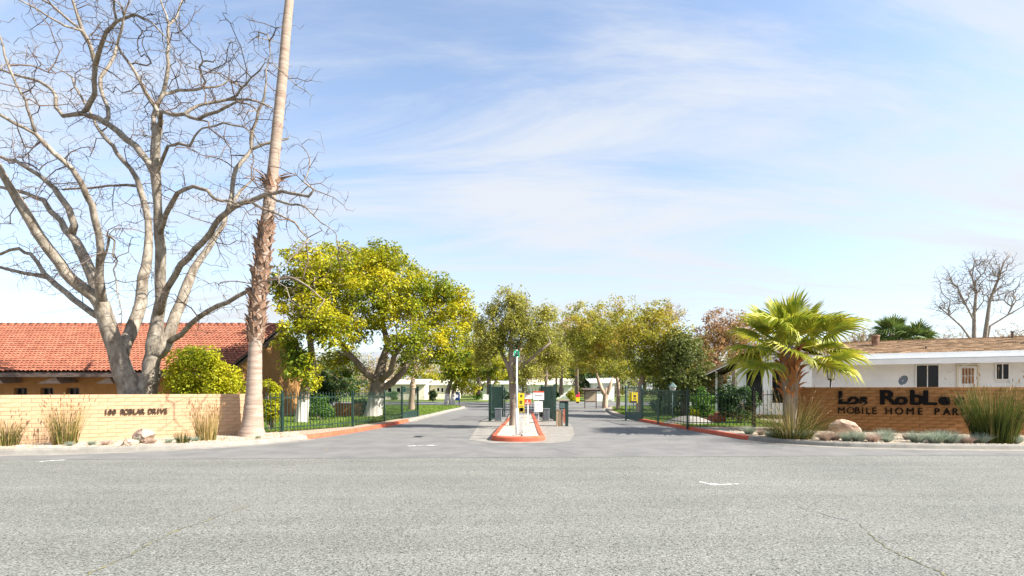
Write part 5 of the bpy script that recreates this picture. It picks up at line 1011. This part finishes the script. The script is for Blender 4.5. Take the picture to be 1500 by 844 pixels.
boulder('large pinkish boulder under the park lettering', 1238, 639, (.68, .4, .34), 12, .24); boulder('pale boulder under the address lettering', 208, 649, (.36, .28, .26), 5, -.3); boulder('small brown stone beside the pale boulder', 190, 652, (.2, .16, .12), 6)
def pebbles(name, pts, s0, s1, m, seed, flat=.6):
    rs = np.random.default_rng(seed); n = len(pts); s = rs.uniform(s0, s1, n); base = np.array([(1, 0, 0), (-.5, .87, 0), (-.5, -.87, 0), (.2, .1, .9)]); a = rs.uniform(0, 6.28, n); c, d = np.cos(a), np.sin(a)
    B = np.stack([base[None, :, 0] * c[:, None] - base[None, :, 1] * d[:, None], base[None, :, 0] * d[:, None] + base[None, :, 1] * c[:, None], np.repeat(base[None, :, 2] * flat, n, 0)], 2) * s[:, None, None]
    V = (B + pts[:, None, :]).reshape(-1, 3); i4 = np.arange(n)[:, None] * 4; F = np.concatenate([i4 + np.array([[0, 1, 3]]), i4 + np.array([[1, 2, 3]]), i4 + np.array([[2, 0, 3]])], 0)
    return tag(link(name, np_mesh(name, V, F, m)), kind='stuff')
def scatter(poly_fn, n, box, z, seed):
    rs = np.random.default_rng(seed); out = []
    while len(out) < n:
        x, y = rs.uniform(box[0], box[1]), rs.uniform(box[2], box[3])
        if poly_fn(x, y): out.append((x, y, z))
    return np.array(out)
Lx = [p.x for p in Li[:60]]; Ly = [p.y for p in Li[:60]]; Rx = [p.x for p in Ri[:60]][::-1]; Ry = [p.y for p in Ri[:60]][::-1]
inL = lambda x, y: y > np.interp(x, Lx, Ly) + .06 and y < 17.2 + (x + 8.7) * .66 and x < -6.4 + (16 - y) * .6
inR = lambda x, y: x > 7.6 and y > np.interp(x, Rx, Ry) + .08 and y < 19.2 - .25 * (x - 9)
tag(pebbles('gravel', scatter(inL, 9000, (-14.5, -6, 12, 18), KH - .012, 1), .012, .04, M['pebble'], 1), kind='stuff'); pebbles('gravel', scatter(inR, 9000, (7.5, 17.5, 13.5, 19), KH - .012, 2), .012, .04, M['pebble'], 2)
pebbles('gravel', scatter(lambda x, y: -.42 + (y - 15.7) * .02 < x < .82 + (y - 15.7) * .015, 5000, (-.6, 1.2, 15.75, 29), .135, 3), .01, .032, M['white_gravel'], 3)
def litter(pts, seed, name='fallen_leaves', m='litter', size=.06):
    rs = np.random.default_rng(seed); n = rs.normal(0, .3, (len(pts), 3)); n[:, 2] = 1; V, F = leaf_quads(pts + np.array((0, 0, .012)), n, size, .6, rs); tag(link(name, np_mesh(name, V, F, M[m])), kind='stuff')
litter(scatter(lambda x, y: True, 260, (-.35, .8, 15.9, 28), .15, 7), 7); litter(scatter(inL, 500, (-14.5, -6, 12, 18), KH, 8), 8); litter(scatter(inR, 400, (7.5, 17.5, 13.5, 19), KH, 9), 9)
litter(scatter(lambda x, y: True, 220, (-5, 6.5, 13, 30), .012, 10), 10, size=.05)
# short grass on the lawns
from mathutils.geometry import intersect_point_tri_2d
def inside(poly):
    P = np.array(poly)
    def f(x, y):
        a, b = P, np.roll(P, -1, 0); c = ((a[:, 1] > y) != (b[:, 1] > y)); xi = (b[:, 0] - a[:, 0]) * (y - a[:, 1]) / (b[:, 1] - a[:, 1] + 1e-12) + a[:, 0]; return bool(np.count_nonzero(c & (x < xi)) % 2)
    return f
def grass(poly, n, box, seed, s):
    rs = np.random.default_rng(seed); p = scatter(inside(poly), n, box, KH, seed); a = rs.uniform(0, 6.28, n); h = s * rs.uniform(.6, 1.3, n); w = s * .22; dx, dy = np.cos(a) * w, np.sin(a) * w; lx, ly = rs.normal(0, .35, n) * h, rs.normal(0, .35, n) * h
    V = np.stack([p + np.stack([dx, dy, 0 * dx], 1), p - np.stack([dx, dy, 0 * dx], 1), p + np.stack([lx, ly, h], 1)], 1).reshape(-1, 3); tag(link('grass', np_mesh('grass', V, np.arange(3 * n).reshape(n, 3), M['grass'])), kind='stuff')
grass(lawnL, 26000, (-14, -4, 17, 33), 21, .07); grass(lawnL, 14000, (-14, -4, 30, 46), 22, .10); grass(lawnR, 22000, (6.4, 13, 19, 33), 23, .07); grass(lawnR, 8000, (6.4, 20, 30, 46), 24, .10)
